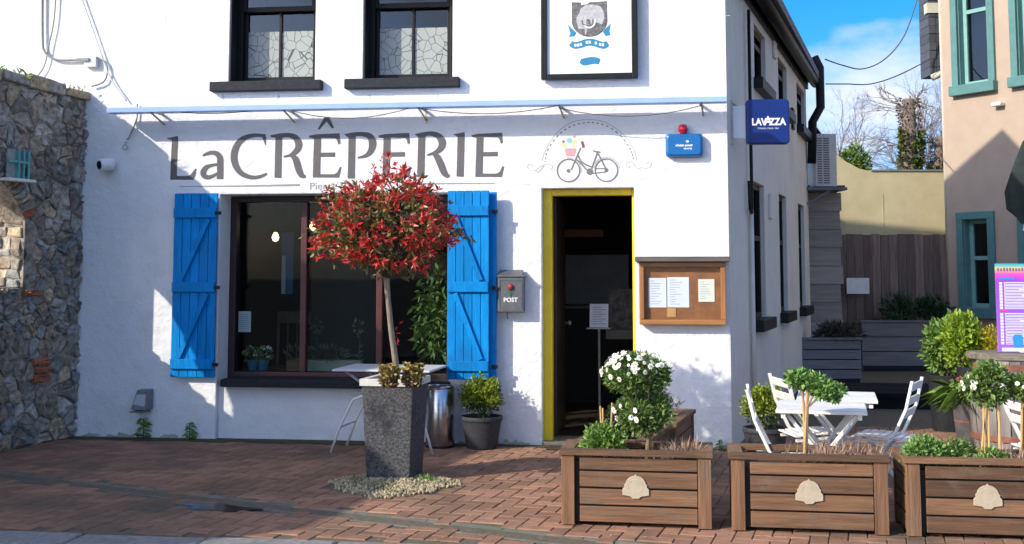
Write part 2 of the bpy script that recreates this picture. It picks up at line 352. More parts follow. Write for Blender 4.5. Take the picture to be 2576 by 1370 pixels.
SA = R(11.8); sd = Vector((math.sin(SA), math.cos(SA), 0)); sn = Vector((math.cos(SA), -math.sin(SA), 0))   # side wall: along, outwards
SC = Vector((X1, 0, 0)); SL = 6.9
SM = Matrix(((sd.x, -sn.x, 0, SC.x), (sd.y, -sn.y, 0, SC.y), (0, 0, 1, 0), (0, 0, 0, 1)))     # local (t, inward, z)
def S(u, v, out=0.0):
    p = hit(u, v, SC + sn * out, sn); q = p - SC; return q.dot(sd), p.z
def srect(u0, u1, vb, vt, vmid=None):
    t0 = S(u0, vmid or (vb + vt) / 2)[0]; t1 = S(u1, vmid or (vb + vt) / 2)[0]; um = (u0 + u1) / 2
    return (t0, t1, S(um, vb)[1], S(um, vt)[1])
SG = [srect(1897, 1926, 803, 462), srect(1962, 1981, 785, 496), srect(2010, 2026, 772, 518)]
zs0 = sum(r[2] for r in SG) / 3; zs1 = sum(r[3] for r in SG) / 3
SG = [(r[0], max(r[1], r[0] + .7), zs0, zs1) for r in SG]
SU = [srect(1897, 1926, 205, 20), srect(1957, 1979, 262, 45), srect(2004, 2024, 328, 130)]
zs2 = (SU[0][2] + SU[2][2]) / 2; SU = [(r[0], max(r[1], r[0] + .75), zs2, min(3.86, zs2 + 1.25)) for r in SU]
print('side', SG, SU)
M_side = pm('grey_cream_render', (.74, .69, .60), .85, c2=(.66, .62, .54), scale=4, bump=.4, bscale=14, dirt=(.55, .50, .42), dscale=.9, dpos=(.55, .8))
sw = MB(); wall_open(sw, .34, SL, -.05, ZT - .06, 0, .34, SG + SU, M=SM); sw.build('side_wall', M_side, B, bevel=.01, fix=True)
MB().box(.0, .34, .001, .33, -.05, ZT - .12, M=SM).build('corner_pier', M_side, B)
bw = MB(); e = SC + sd * SL; XB = X0; X0 = X0 - 4.0
bw.prism([(X0, .34, -.05), (X0 + .3, .34, -.05), (X0 + .3, e.y, -.05), (X0, e.y, -.05)], (0, 0, 0), (0, 0, ZT))
bw.prism([(X0 + .3, e.y - .3, -.05), (e.x - .36, e.y - .3, -.05), (e.x - .30, e.y, -.05), (X0 + .3, e.y, -.05)], (0, 0, 0), (0, 0, ZT))
bw.build('rear_walls', M_side, B)
# roof, gutter, downpipe
M_slate = pm('roof_slate', (.07, .075, .085), .6, .25, 20, bump=.3, rnd=.2)
M_black = pm('black_paint', (.010, .0105, .012), .5, .25, 20, bump=.12, bscale=30, spec=.25)
M_anth = pm('anthracite_paint', (.022, .024, .028), .7, .25, 25, bump=.5, bscale=35, spec=.25)
r0 = [(X0 - .1, -.18, ZT), (X1 + .22, -.18, ZT), (e.x + .22, e.y + .1, ZT), (X0 - .1, e.y + .1, ZT)]
rm = [(X0 + 2.6, 2.6, ZT + 2.9), (X1 - 2.0, 2.6, ZT + 2.9), (e.x - 2.2, e.y - 3.2, ZT + 2.9), (X0 + 2.6, e.y - 3.2, ZT + 2.9)]  # out of view; ridge raised and shaped for its shadow on the pink building
MB().add(r0 + rm + [(p[0], p[1], ZT - .1) for p in r0], [(0, 1, 5, 4), (1, 2, 6, 5), (2, 3, 7, 6), (3, 0, 4, 7), (4, 5, 6, 7), (8, 11, 10, 9), (0, 8, 9, 1), (1, 9, 10, 2), (2, 10, 11, 3), (3, 11, 8, 0)]).build('roof', M_slate, B)
gz = ZT - .13; pts = []
gp = [SC + sd * t + sn * .13 for t in (-.1, SL)]
MB().tube([(p.x, p.y, gz) for p in gp], .065, 10).build('gutter', M_black, B, smooth=True)
MB().bar((gp[0] - sn * .11 + Vector((0, 0, gz + .02))), (gp[1] - sn * .11 + Vector((0, 0, gz + .02))), .03, .2).build('fascia', M_black, B)
dp = [A(2083, 205, 17.4), A(2083, 140, 17.4)]
def sp(t, out, z): p = SC + sd * t + sn * out; return (p.x, p.y, z)
MB().tube([sp(SL - .1, .13, gz + .35), sp(SL - .1, .2, gz + .2), sp(SL - .1, .2, gz - .35), sp(SL - .12, .09, gz - .55), sp(SL - .12, .07, 2.9)], .06, 10).build('downpipe', M_black, B, smooth=True)
t_c = S(1882, 600)[0]
MB().tube([sp(t_c, .04, ZT - .3), sp(t_c, .04, S(1882, 525)[1]), sp(t_c - .03, .04, S(1882, 528)[1] - .03), sp(t_c - .12, .04, S(1882, 528)[1]), sp(t_c - .15, .04, S(1882, 460)[1])], .016, 7).build('conduit', M_black, B, smooth=True)
MB().tube([sp(t_c + .02, .03, S(1882, 525)[1]), sp(t_c + .02, .03, .05)], .022, 7).build('waste_pipe', M_side, B, smooth=True)
for (u, v) in ((1945, 118), (1936, 520), (1992, 300)):
    t, z = S(u, v); MB().box(t - .1, t + .1, -.03, .0, z - .13, z + .13, M=SM).build('wall_vent', M_side if v != 300 else M_black, B, bevel=.006)
# lower timber-clad extension behind the side wall is a thing of its own (shed, below)

M_glass = glass_mat('window_glass'); M_gd = glass_mat('dark_window_glass', (.55, .6, .6), 1.6)
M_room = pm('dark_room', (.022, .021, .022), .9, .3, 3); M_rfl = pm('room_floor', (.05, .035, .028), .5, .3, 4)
M_pale = pm('room_trim', (.45, .45, .42), .8, .1, 4)
# dark room behind window and door
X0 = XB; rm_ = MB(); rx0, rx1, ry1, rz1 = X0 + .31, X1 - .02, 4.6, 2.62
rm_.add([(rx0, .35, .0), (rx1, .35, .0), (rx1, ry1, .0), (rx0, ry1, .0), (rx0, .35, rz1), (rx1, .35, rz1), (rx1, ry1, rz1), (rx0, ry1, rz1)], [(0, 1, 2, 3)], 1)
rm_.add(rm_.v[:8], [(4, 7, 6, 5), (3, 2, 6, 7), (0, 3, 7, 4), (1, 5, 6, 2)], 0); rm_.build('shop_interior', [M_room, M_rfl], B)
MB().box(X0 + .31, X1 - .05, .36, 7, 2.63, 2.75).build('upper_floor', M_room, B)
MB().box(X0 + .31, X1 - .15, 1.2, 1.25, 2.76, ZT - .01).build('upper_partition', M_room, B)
# upper sash windows
def crackle():
    m = bpy.data.materials.new('frosted_film'); m.use_nodes = True; nt = m.node_tree; L = nt.links; b = nt.nodes['Principled BSDF']; b.inputs['Roughness'].default_value = .35
    tcn = nn(nt, 'ShaderNodeTexCoord'); mpn = nn(nt, 'ShaderNodeMapping'); mpn.inputs['Scale'].default_value = (1, .001, 1); mpn.inputs['Rotation'].default_value = (0, .5, 0)
    v = nn(nt, 'ShaderNodeTexVoronoi', feature='DISTANCE_TO_EDGE', Scale=12.0); v.inputs['Randomness'].default_value = 1.0
    L.new(tcn.outputs['Object'], mpn.inputs['Vector']); L.new(mpn.outputs['Vector'], v.inputs['Vector'])
    r = nn(nt, 'ShaderNodeValToRGB'); r.color_ramp.elements[0].position = .014; r.color_ramp.elements[1].position = .032
    r.color_ramp.elements[0].color = (.05, .055, .055, 1); r.color_ramp.elements[1].color = (.33, .36, .34, 1)
    L.new(v.outputs['Distance'], r.inputs['Fac']); L.new(r.outputs['Color'], b.inputs['Base Color']); return m
M_film = crackle()
for wi, (U, fv) in enumerate(((U1, 67), (U2, 67))):
    x0, x1, z0, z1 = U; W = bpy.data.objects.new('sash_window', None); col.objects.link(W); W.parent = B
    fr = MB(); yf = .17
    fr.box(x0, x0 + .055, yf, yf + .12, z0, z1); fr.box(x1 - .055, x1, yf, yf + .12, z0, z1); fr.box(x0 + .055, x1 - .055, yf, yf + .12, z1 - .06, z1)
    fr.box(x0 + .055, x1 - .055, yf, yf + .12, z0, z0 + .03); fr.build('frame', M_black, W, bevel=.004)
    xa, xb = x0 + .057, x1 - .057; zm = fx(690, 8)[1]; s = MB()
    s.box(xa, xa + .03, yf + .05, yf + .10, z0 + .032, zm); s.box(xb - .03, xb, yf + .05, yf + .10, z0 + .032, zm); s.box(xa + .03, xb - .03, yf + .05, yf + .10, z0 + .032, z0 + .078); s.box(xa + .03, xb - .03, yf + .05, yf + .10, zm - .035, zm)
    xm = (xa + xb) / 2; s.box(xm - .013, xm + .013, yf + .05, yf + .10, z0 + .079, zm - .036); s.build('lower_sash', M_black, W, bevel=.004)
    s = MB(); s.box(xa, xa + .03, yf + .0, yf + .05, zm - .04, z1 - .062); s.box(xb - .03, xb, yf + .0, yf + .05, zm - .04, z1 - .062); s.box(xa + .03, xb - .03, yf + .0, yf + .049, zm - .04, zm + .005); s.build('upper_sash', M_black, W, bevel=.004)
    for a, b in ((xa + .03, xm - .013), (xm + .013, xb - .03)):
        MB().box(a, b, yf + .070, yf + .074, z0 + .078, zm - .035).build('pane', M_gd, W)
        zf = fx(690, fv)[1]; MB().box(a, b, yf + .066, yf + .068, z0 + .078, zf).build('frosted_film', M_film, W)
    MB().box(xa + .03, xb - .03, yf + .022, yf + .026, zm + .005, z1 - .06).build('pane', M_gd, W)
    MB().box(x0 + .0, x0 + .012, .004, yf - .001, z0 + .001, z1).build('reveal_lining', M_black, W)
    a0, a1 = (fx(534, 215)[0], fx(813, 215)[0]) if wi == 0 else (fx(871, 210)[0], fx(1158, 210)[0])
    MB().box(a0, a1, -.075, .20, zU - .085, zU + .001).build('sill', M_anth, W, bevel=.008)
# side windows
for r in SG + SU:
    W = bpy.data.objects.new('side_window', None); col.objects.link(W); W.parent = B; t0, t1, z0, z1 = r; fr = MB()
    for a in ((t0, t0 + .05, z0, z1), (t1 - .05, t1, z0, z1), (t0 + .05, t1 - .05, z0, z0 + .05), (t0 + .05, t1 - .05, z1 - .05, z1), (t0 + .05, t1 - .05, (z0 + z1) / 2 + .1, (z0 + z1) / 2 + .15)): fr.box(a[0], a[1], .05, .13, a[2], a[3], M=SM)
    fr.build('frame', M_black, W); MB().box(t0 + .05, t1 - .05, .09, .095, z0 + .05, z1 - .05, M=SM).build('pane', glass_mat('side_glass', (.4, .42, .44), .18), W); MB().box(t0 + .002, t1 - .002, .25, .27, z0, z1, M=SM).build('dark_inside_panel', M_room, W)  # dark sheet added behind each pane in place of the unlit room
    MB().box(t0 - .001, t0 + .01, .003, .159, z0, z1, M=SM); MB().box(t0 - .08, t1 + .08, -.09, .15, z0 - .11, z0 + .001, M=SM).build('sill', M_black, W, bevel=.006)
# shop window
M_frame = pm('oxblood_frame', (.085, .022, .020), .4, .25, 14, bump=.1); M_fdark = pm('dark_frame', (.030, .016, .017), .45, .25, 14, bump=.1)
W = bpy.data.objects.new('shop_window', None); col.objects.link(W); W.parent = B
x0, x1, z0, z1 = SW; yf = .25; z0 = zs + .002
zb = fx(800, 938, yf)[1]; fr = MB()
fr.box(x0, x0 + .06, yf, yf + .08, z0, z1); fr.box(x1 - .06, x1, yf, yf + .08, z0, z1); fr.box(x0 + .06, x1 - .06, yf, yf + .08, z1 - .055, z1); fr.box(x0 + .06, x1 - .06, yf, yf + .08, z0, zb); fr.build('frame', M_fdark, W, bevel=.005)
xm1, xm2 = fx(764, 700, yf)[0], fx(955, 700, yf)[0]
for xm in (xm1, xm2): MB().box(xm - .028, xm + .028, yf - .012, yf + .07, zb, z1 - .056).build('mullion', M_frame, W, bevel=.006)
MB().box(fx(655, 940, yf)[0], xm2, yf - .02, yf - .001, zb - .035, zb + .002).build('bottom_bead', M_frame, W, bevel=.004)
ed = [x0 + .06, xm1 - .028, xm1 + .028, xm2 - .028, xm2 + .028, x1 - .06]
for i in (0, 2, 4): MB().box(ed[i], ed[i + 1], yf + .03, yf + .036, zb, z1 - .055).build('pane', glass_mat('shop_glass', (.80, .84, .83), .25), W)
MB().box(fx(553, 970, -.06)[0], x1 + .02, -.06, yf - .002, zs, zs + .065).build('sill', M_anth, W, bevel=.008)
MB().box(x0 + .001, x1 - .001, .05, .33, -.05, zs - .002).build('apron_wall', M_plaster, W)
# door frame (the door itself stands open inside)
M_yel = pm('yellow_gloss', (.84, .62, .012), .35, .08, 8, bump=.1)
W = bpy.data.objects.new('doorway', None); col.objects.link(W); W.parent = B; x0, x1, z0, z1 = DR; yd = .10
MB().box(x0, x0 + .075, yd, yd + .11, 0, z1 - .002).build('door_jamb', M_yel, W, bevel=.006); MB().box(x1 - .022, x1, yd, yd + .11, 0, z1 - .002).build('door_jamb', M_yel, W, bevel=.006)
MB().box(x0 + .075, x1 - .022, yd, yd + .11, z1 - .055, z1 - .002).build('door_head', M_yel, W, bevel=.006)
MB().box(x0, x1, .0, yd + .3, -.03, .03).build('threshold', M_conc, W, bevel=.01)

# ------------------------------------------------------------------ painted lettering and mural
M_letter = pm('letter_paint', (.12, .112, .115), .75, .1, 10); M_thin = pm('letter_paint_light', (.30, .30, .30), .8, .1, 10)
_k = [0]
def layer(): _k[0] += 1; return -.0020 - .00012 * (_k[0] % 12)
def zmap(sx, sy, k):
    return lambda zx, zy: ((sx + zx * k) * .62891, (sy + zy * k) * .62891)
Z4 = zmap(640, 440, .27174); Z5 = zmap(1300, 440, .29503); Z1 = zmap(2080, 440, .24068)
def poly(mb, Z, pts, mi=0, y=None):
    y = layer() if y is None else y; mb.add([F(*Z(*p), y) for p in pts], [tuple(range(len(pts)))], mi)
def smooth_path(pts, n=5):
    P = [np.array(p, float) for p in pts]; out = []
    for i in range(len(P) - 1):
        p0, p1, p2, p3 = P[max(i - 1, 0)], P[i], P[i + 1], P[min(i + 2, len(P) - 1)]
        for j in range(n):
            t = j / n; out.append(.5 * ((2 * p1) + (p2 - p0) * t + (2 * p0 - 5 * p1 + 4 * p2 - p3) * t * t + (3 * p1 - p0 - 3 * p2 + p3) * t ** 3))
    out.append(P[-1]); return out
def ribbon(mb, Z, pts, w=None, mi=0, sm=True, n=5, y=None):
    y = layer() if y is None else y
    pts = [tuple(p) + ((w,) if w is not None else ()) for p in pts]; P = smooth_path(pts, n) if sm and len(pts) > 2 else [np.array(p, float) for p in pts]
    vs = []
    for i, p in enumerate(P):
        d = P[min(i + 1, len(P) - 1)][:2] - P[max(i - 1, 0)][:2]; d = d / (np.linalg.norm(d) + 1e-9); q = np.array([-d[1], d[0]]) * max(p[2], 1) / 2
        vs += [F(*Z(*(p[:2] + q)), y), F(*Z(*(p[:2] - q)), y)]
    mb.add(vs, [(2 * i, 2 * i + 1, 2 * i + 3, 2 * i + 2) for i in range(len(P) - 1)], mi)
sgn = bpy.data.objects.new('painted_name', None); col.objects.link(sgn); sgn.parent = B
def letter(fn): mb = MB(); fn(mb); mb.build('letter', M_letter, sgn)
letter(lambda m: poly(m, Z4, [(105, 420), (262, 385), (268, 430), (258, 590), (248, 962), (262, 975), (400, 975), (450, 955), (515, 870), (540, 870), (522, 960), (495, 1030), (150, 1030), (165, 620), (175, 460), (165, 440), (105, 432)]))
def la(m):
    ribbon(m, Z4, [(630, 678, 30), (700, 645, 52), (780, 632, 62), (845, 655, 78), (882, 710, 92), (886, 800, 96), (885, 1022, 96)])
    ribbon(m, Z4, [(860, 805, 40), (760, 818, 45), (680, 850, 72), (638, 915, 88), (650, 972, 78), (705, 995, 65), (770, 980, 52), (850, 935, 38)])
letter(la)
def lc(m):
    ribbon(m, Z4, [(1555, 520, 14), (1542, 455, 34), (1535, 400, 62)]); ribbon(m, Z4, [(1555, 385, 46), (1430, 375, 50), (1330, 385, 60), (1220, 430, 80), (1130, 530, 95), (1090, 680, 102), (1115, 820, 96), (1190, 930, 80), (1300, 985, 66), (1400, 997, 56), (1490, 978, 46), (1572, 942, 34)])
letter(lc)
def lr4(m):
    ribbon(m, Z4, [(1748, 395, 100), (1735, 1002, 102)], sm=False); poly(m, Z4, [(1625, 375), (1750, 350), (1800, 345), (1800, 412), (1700, 412), (1630, 402)])
    ribbon(m, Z4, [(1790, 378, 65), (1900, 375, 65), (1990, 410, 88), (2040, 490, 105), (2030, 570, 95), (1970, 640, 70), (1900, 675, 40), (1820, 690, 28)]); ribbon(m, Z4, [(1930, 668, 45), (1990, 720, 92), (2020, 800, 100), (2050, 900, 95), (2085, 965, 80), (2145, 985, 36)])
letter(lr4)
def le(dx, dy, acc=False):
    def f(m):
        Z = lambda x, y: Z5(x + dx, y + dy)
        ribbon(m, Z, [(2102, 370, 96), (2086, 908, 98)], sm=False); poly(m, Z, [(1985, 345), (2080, 325), (2402, 310), (2410, 450), (2382, 460), (2366, 402), (2340, 376), (2150, 372), (2060, 384), (1990, 368)])
        ribbon(m, Z, [(2130, 603, 58), (2342, 600, 62)], sm=False); poly(m, Z, [(2040, 910), (2046, 862), (2140, 865), (2325, 865), (2368, 842), (2405, 765), (2430, 770), (2396, 912)])
        if acc: poly(m, Z4, [(2318, 290), (2420, 105), (2490, 105), (2562, 270), (2530, 275), (2450, 172), (2352, 290)])
    return f
letter(le(-2204, 9, True))
def lp(m):
    ribbon(m, Z5, [(368, 340, 96), (355, 932, 98)], sm=False); poly(m, Z5, [(255, 332), (400, 305), (420, 362), (300, 367)])
    ribbon(m, Z5, [(400, 332, 55), (520, 332, 62), (610, 365, 86), (645, 450, 105), (625, 550, 86), (560, 620, 55), (440, 652, 22)])
letter(lp); letter(le(-1260, 4))
def lr5(m):
    ribbon(m, Z5, [(1312, 340, 96), (1296, 912, 98)], sm=False); poly(m, Z5, [(1210, 330), (1330, 305), (1372, 300), (1372, 360), (1260, 367)])
    ribbon(m, Z5, [(1360, 328, 55), (1450, 325, 62), (1540, 360, 86), (1590, 440, 105), (1570, 520, 90), (1500, 580, 60), (1385, 615, 22)]); ribbon(m, Z5, [(1465, 588, 40), (1520, 640, 86), (1570, 740, 96), (1610, 840, 90), (1650, 890, 70), (1692, 897, 32)])
letter(lr5)
letter(lambda m: (ribbon(m, Z5, [(1846, 325, 96), (1831, 908, 98)], sm=False), poly(m, Z5, [(1740, 332), (1892, 304), (1892, 352), (1792, 366)])))
letter(le(0, 0))
I2 = lambda x, y: (x, y)
m = MB(); ribbon(m, I2, [(452, 470, 1.5), (640, 468, 3.6), (754, 466, 5)], sm=False); m.build('underline', M_thin, sgn)
m = MB(); ribbon(m, I2, [(1030, 463, 3), (1150, 462, 3), (1246, 462, 2)], sm=False); m.build('underline', M_thin, sgn)
m = MB(); p = F(832, 477, -.0025); put_text(m, 'Pierre Gr', .088, UP(p.x, p.y, p.z), sx=1.12); m.build('small_name', M_thin, sgn)
# bicycle mural
mur = bpy.data.objects.new('bicycle_mural', None); col.objects.link(mur); mur.parent = B
M_bk = pm('mural_grey', (.17, .17, .18), .8, .15, 20); M_lg = pm('mural_pale_grey', (.50, .49, .50), .8, .1, 20)
M_pink = pm('mural_pink', (.70, .33, .36), .8, .1, 20); M_cy = pm('mural_blue', (.25, .52, .70), .8, .1, 20); M_ye = pm('mural_yellow', (.80, .66, .30), .8, .1, 20); M_red = pm('mural_maroon', (.28, .08, .11), .8, .1, 20)
def ring(c, r, a0=0, a1=360, n=40): return [(c[0] + r * math.cos(R(t)), c[1] + r * math.sin(R(t))) for t in np.linspace(a0, a1, n)]
m = MB(); ribbon(m, Z1, ring((805, 1010), 186), 22, sm=False); ribbon(m, Z1, ring((1435, 1005), 186), 22, sm=False)
for a, b, w in (((1010, 630), (850, 1000), 24), ((965, 740), (900, 900), 20), ((1285, 720), (1190, 980), 28), ((1300, 730), (1435, 1000), 26), ((1250, 980), (1440, 975), 18), ((1200, 1060), (1440, 1030), 18)): ribbon(m, Z1, [a, b], w, sm=False)
ribbon(m, Z1, [(965, 760), (1010, 850), (1090, 910), (1195, 950)], 24); ribbon(m, Z1, [(945, 830), (1030, 910), (1100, 990), (1160, 1020)], 26)
poly(m, Z1, [(1205, 670), (1340, 695), (1335, 718), (1290, 716), (1280, 740), (1260, 705), (1210, 690)])
poly(m, Z1, ring((1160, 1030), 56, n=20)[:-1]); poly(m, Z1, ring((805, 1015), 32, n=14)[:-1]); poly(m, Z1, ring((1435, 1000), 32, n=14)[:-1]); m.build('bicycle', M_bk, mur)
m = MB(); ribbon(m, Z1, ring((1435, 1005), 218, 190, 352, 24), 26, sm=False); ribbon(m, Z1, ring((805, 1010), 212, 262, 372, 20), 22, sm=False); m.build('mudguards', M_lg, mur)
m = MB(); ribbon(m, Z1, [(360, 860), (395, 740), (500, 530), (660, 340), (860, 210), (1080, 165), (1290, 175), (1500, 250), (1700, 400), (1850, 590), (1910, 720), (1940, 860)], 14); m.build('arch_line', M_lg, mur)
m = MB(); arc = smooth_path([(415, 870, 1), (440, 720, 1), (545, 530, 1), (700, 365, 1), (880, 265, 1), (1080, 215, 1), (1270, 220, 1), (1470, 285, 1), (1660, 420, 1), (1800, 600, 1), (1865, 740, 1), (1890, 850, 1)], 10)
for i in range(0, len(arc) - 3, 4): ribbon(m, Z1, [arc[i][:2], arc[i + 2][:2]], 16, sm=False)
m.build('stitch_line', M_bk, mur)
m = MB()
ribbon(m, Z1, [(200, 950), (190, 910), (140, 910), (125, 960), (170, 1005), (250, 1010), (330, 950), (420, 905), (510, 905), (540, 950), (510, 990), (470, 975)], 14); ribbon(m, Z1, [(1830, 930), (1800, 965), (1760, 940), (1770, 880), (1840, 865), (1900, 890), (1980, 945), (2080, 970), (2160, 950), (2180, 890), (2140, 870), (2100, 905)], 14); ribbon(m, Z1, [(1880, 900), (1950, 970), (2020, 985)], 20); ribbon(m, Z1, [(250, 1020), (310, 1030), (400, 930)], 14)
m.build('scroll', M_lg, mur)
m = MB(); poly(m, Z1, [(740, 655), (935, 655), (905, 765), (770, 770)]); m.build('basket', M_pink, mur); m = MB(); poly(m, Z1, ring((900, 440), 24, n=9)[:-1]); m.build('pink_flower', M_pink, mur)
m = MB(); poly(m, Z1, ring((820, 510), 45, n=14)[:-1]); m.build('blue_flower', M_cy, mur)
m = MB(); poly(m, Z1, ring((720, 590), 38, n=10)[:-1]); poly(m, Z1, ring((905, 540), 42, n=10)[:-1]); poly(m, Z1, ring((885, 610), 30, n=10)[:-1]); m.build('yellow_flowers', M_ye, mur)
m = MB(); ribbon(m, Z1, [(1030, 525), (1060, 630)], 46, sm=False); poly(m, Z1, ring((722, 530), 22, n=9)[:-1]); ribbon(m, Z1, [(745, 652), (935, 652)], 12, sm=False); m.build('handle', M_red, mur)

# hairline cracks, a rust drip and damp stains on the limewash
ck = bpy.data.objects.new('wall_cracks', None); col.objects.link(ck); ck.parent = B
M_ck = pm('crack_shade', (.55, .55, .54), .9, .1, 20); M_rst = pm('rust_drip', (.62, .50, .36), .9, .1, 20); M_alg = pm('damp_stain', (.42, .44, .34), .95, .25, 14)
def crack(pts, w, mat=None, name='hairline_crack'):
    P = [(pts[0][0], pts[0][1])]
    for a, b in zip(pts[:-1], pts[1:]):
        for k in range(1, 6): t = k / 5; P.append((a[0] + (b[0] - a[0]) * t + random.gauss(0, 1.6), a[1] + (b[1] - a[1]) * t + random.gauss(0, 1.6)))
    m = MB(); ribbon(m, I2, [p + (w * random.uniform(.5, 1.2),) for p in P], sm=False, y=-.0012); m.build(name, mat or M_ck, ck)
crack([(1610, 455), (1650, 440), (1690, 418), (1712, 385)], 2.0); crack([(420, 20), (415, 70), (418, 130)], 1.6); crack([(1600, 480), (1606, 530), (1600, 600)], 1.4); crack([(840, 40), (900, 52), (905, 90)], 1.2); crack([(1640, 40), (1740, 48), (1835, 40)], 1.2); crack([(1250, 500), (1290, 470), (1360, 462)], 1.6); crack([(1072, 285), (1073, 312)], 5, M_rst, 'rust_drip')
for u in (560, 700, 930, 1100): crack([(u, 238), (u + 2, 252)], 4)
for k in range(46):
    x = random.uniform(X0, X1); w_ = random.uniform(.03, .12); h_ = random.uniform(.01, .045)
    if DR[0] - .1 < x < DR[1] + .1 or SW[0] - .12 < x < SW[1] + .12: continue
    n = 9; m = MB(); m.add([(x + w_ * math.cos(t) * random.uniform(.6, 1.2), -.0011 - .00002 * k, .004 + max(0, h_ * math.sin(t) * random.uniform(.5, 1.4))) for t in np.linspace(0, math.pi, n)], [tuple(range(n))]); m.build('damp_stain', M_alg, ck)

# ------------------------------------------------------------------ things on the wall
# long pale blue canopy bar
M_blue = pm('pale_blue_metal', (.30, .44, .80), .4, .08, 5, bump=.05)
cz = F(1050, 257, -.28).z; cx0, cx1 = F(268, 265, -.28).x, F(1829, 245, -.28).x
C = thing('canopy_bar', 'long pale blue metal canopy bar running above the painted name', 'canopy', ((cx0 + cx1) / 2, 0, cz))
hw = (cx1 - cx0) / 2
m = MB(); m.add([(-hw, -.28, -.045), (hw, -.28, -.045), (hw, -.28, 0), (-hw, -.28, 0), (-hw, -.12, -.04), (hw, -.12, -.04), (hw, -.12, .012), (-hw, -.12, .012)], [(0, 1, 2, 3), (3, 2, 6, 7), (1, 5, 6, 2), (0, 3, 7, 4), (5, 4, 7, 6), (0, 4, 5, 1)]); m.build('bar', M_blue, C, bevel=.004)
M_steel = pm('dull_steel', (.35, .35, .34), .5, .2, 20, metal=.6)
for u in (375, 710, 1050, 1405, 1765):
    x = F(u, 270, -.28).x - (cx0 + cx1) / 2; m = MB(); m.tube([(x, -.24, -.045), (x + .02, 0, -.12)], .008, 6); m.tube([(x, -.13, -.03), (x, 0, -.03)], .012, 6); m.build('bracket', M_steel, C, smooth=True)
M_wire = pm('grey_wire', (.10, .10, .10), .6, .1, 10)
m = MB(); us = [375, 710, 1050, 1405, 1765]
for a, b in zip(us[:-1], us[1:]):
    pa, pb = F(a, 272, -.2), F(b, 266, -.2); m.tube([pa.lerp(pb, t) + Vector((0, 0, -.10 * 4 * t * (1 - t) * (.6 + .4 * (a % 3) / 2))) for t in np.linspace(0, 1, 9)], .0035, 5)
tag(m.build('festoon_wire', M_wire), 'thin grey wire looped along the brackets of the pale blue canopy bar', 'wire')
# framed emblem sign
x0, x1 = F(1361, 120, -.07).x, F(1604, 120, -.07).x; z0 = F(1480, 199, -.07).z; z1 = z0 + 1.05
T = thing('framed_sign', 'white panel with blue ribbon emblem in a black frame', 'sign', ((x0 + x1) / 2, 0, z0)); w = (x1 - x0) / 2; h = z1 - z0
M_white = pm('white_panel', (.80, .81, .82), .45, .04, 4)
m = MB(); m.box(-w, -w + .05, -.085, -.02, 0, h); m.box(w - .05, w, -.085, -.02, 0, h); m.box(-w + .05, w - .05, -.085, -.02, 0, .045); m.box(-w + .05, w - .05, -.085, -.02, h - .045, h); m.build('frame', M_black, T, bevel=.006)
MB().box(-w + .05, w - .05, -.06, -.03, .045, h - .045).build('panel', M_white, T)
for sx in (-.25, .25): MB().box(sx - .02, sx + .02, -.02, 0, .3, .36).build('fixing', M_black, T)
Z3 = zmap(2100, 0, .24823); TI = Matrix.Translation(-Vector(T.location)); M_em = pm('emblem_black', (.05, .05, .05), .6, c2=(.20, .20, .20), scale=60, detail=2); M_eg = pm('emblem_grey', (.42, .42, .42), .6, .25, 40); M_eb = pm('emblem_blue', (.015, .20, .36), .6, .1, 10)
def emb(name, mat, fn):
    m = MB(); fn(m); m.v = [tuple(TI @ Vector(v)) for v in m.v]; m.build(name, mat, T)
EY = -.0615
emb('shield', M_em, lambda m: poly(m, Z3, [(750, 38), (900, 45), (905, 85), (1000, 70), (1040, 40), (1320, 22), (1330, 330)] + [(1040 + 290 * math.cos(t), 330 + 270 * math.sin(t)) for t in np.linspace(.15, 3.0, 14)] + [(755, 330)], y=EY))
emb('animal_head', M_eg, lambda m: (poly(m, Z3, [(900, 140), (980, 85), (1100, 75), (1210, 100), (1270, 190), (1280, 290), (1240, 400), (1150, 360), (1090, 430), (980, 470), (860, 470), (835, 380), (830, 290), (870, 220)], y=EY - .0006), poly(m, Z3, [(960, 480), (1000, 470), (985, 560), (970, 565)], y=EY - .0006)))
emb('muzzle', M_em, lambda m: (ribbon(m, Z3, [(925, 330), (930, 390), (1000, 420), (1080, 400), (1095, 310)], 26, y=EY - .0012), poly(m, Z3, [(990, 310), (1050, 320), (1060, 400), (990, 400)], y=EY - .0012)))
emb('nose_ring', M_white, lambda m: ribbon(m, Z3, [(960, 420), (1030, 450), (1100, 420), (1130, 350), (1125, 310)], 22, y=EY - .0018))
emb('ribbon', M_eb, lambda m: (ribbon(m, Z3, [(735, 700, 90), (800, 735, 110), (900, 720, 112), (980, 690, 112), (1080, 685, 112), (1180, 715, 112), (1270, 735, 112), (1335, 700, 90)], y=EY - .0006), poly(m, Z3, [(690, 400), (770, 480), (830, 530), (800, 590), (705, 600), (730, 540)], y=EY), poly(m, Z3, [(1385, 385), (1360, 510), (1380, 570), (1300, 585), (1255, 520), (1310, 450)], y=EY), ribbon(m, Z3, [(890, 980, 70), (950, 1000, 120), (1040, 985, 120), (1130, 980, 110), (1205, 1000, 95)], y=EY)))
emb('ribbon_text', M_white, lambda m: [ribbon(m, Z3, [(a, b), (a + 34, b - 2)], 44, sm=False, y=EY - .0013) for a, b in ((795, 735), (840, 732), (885, 722), (980, 688), (1025, 685), (1125, 700), (1195, 722), (1240, 728))])
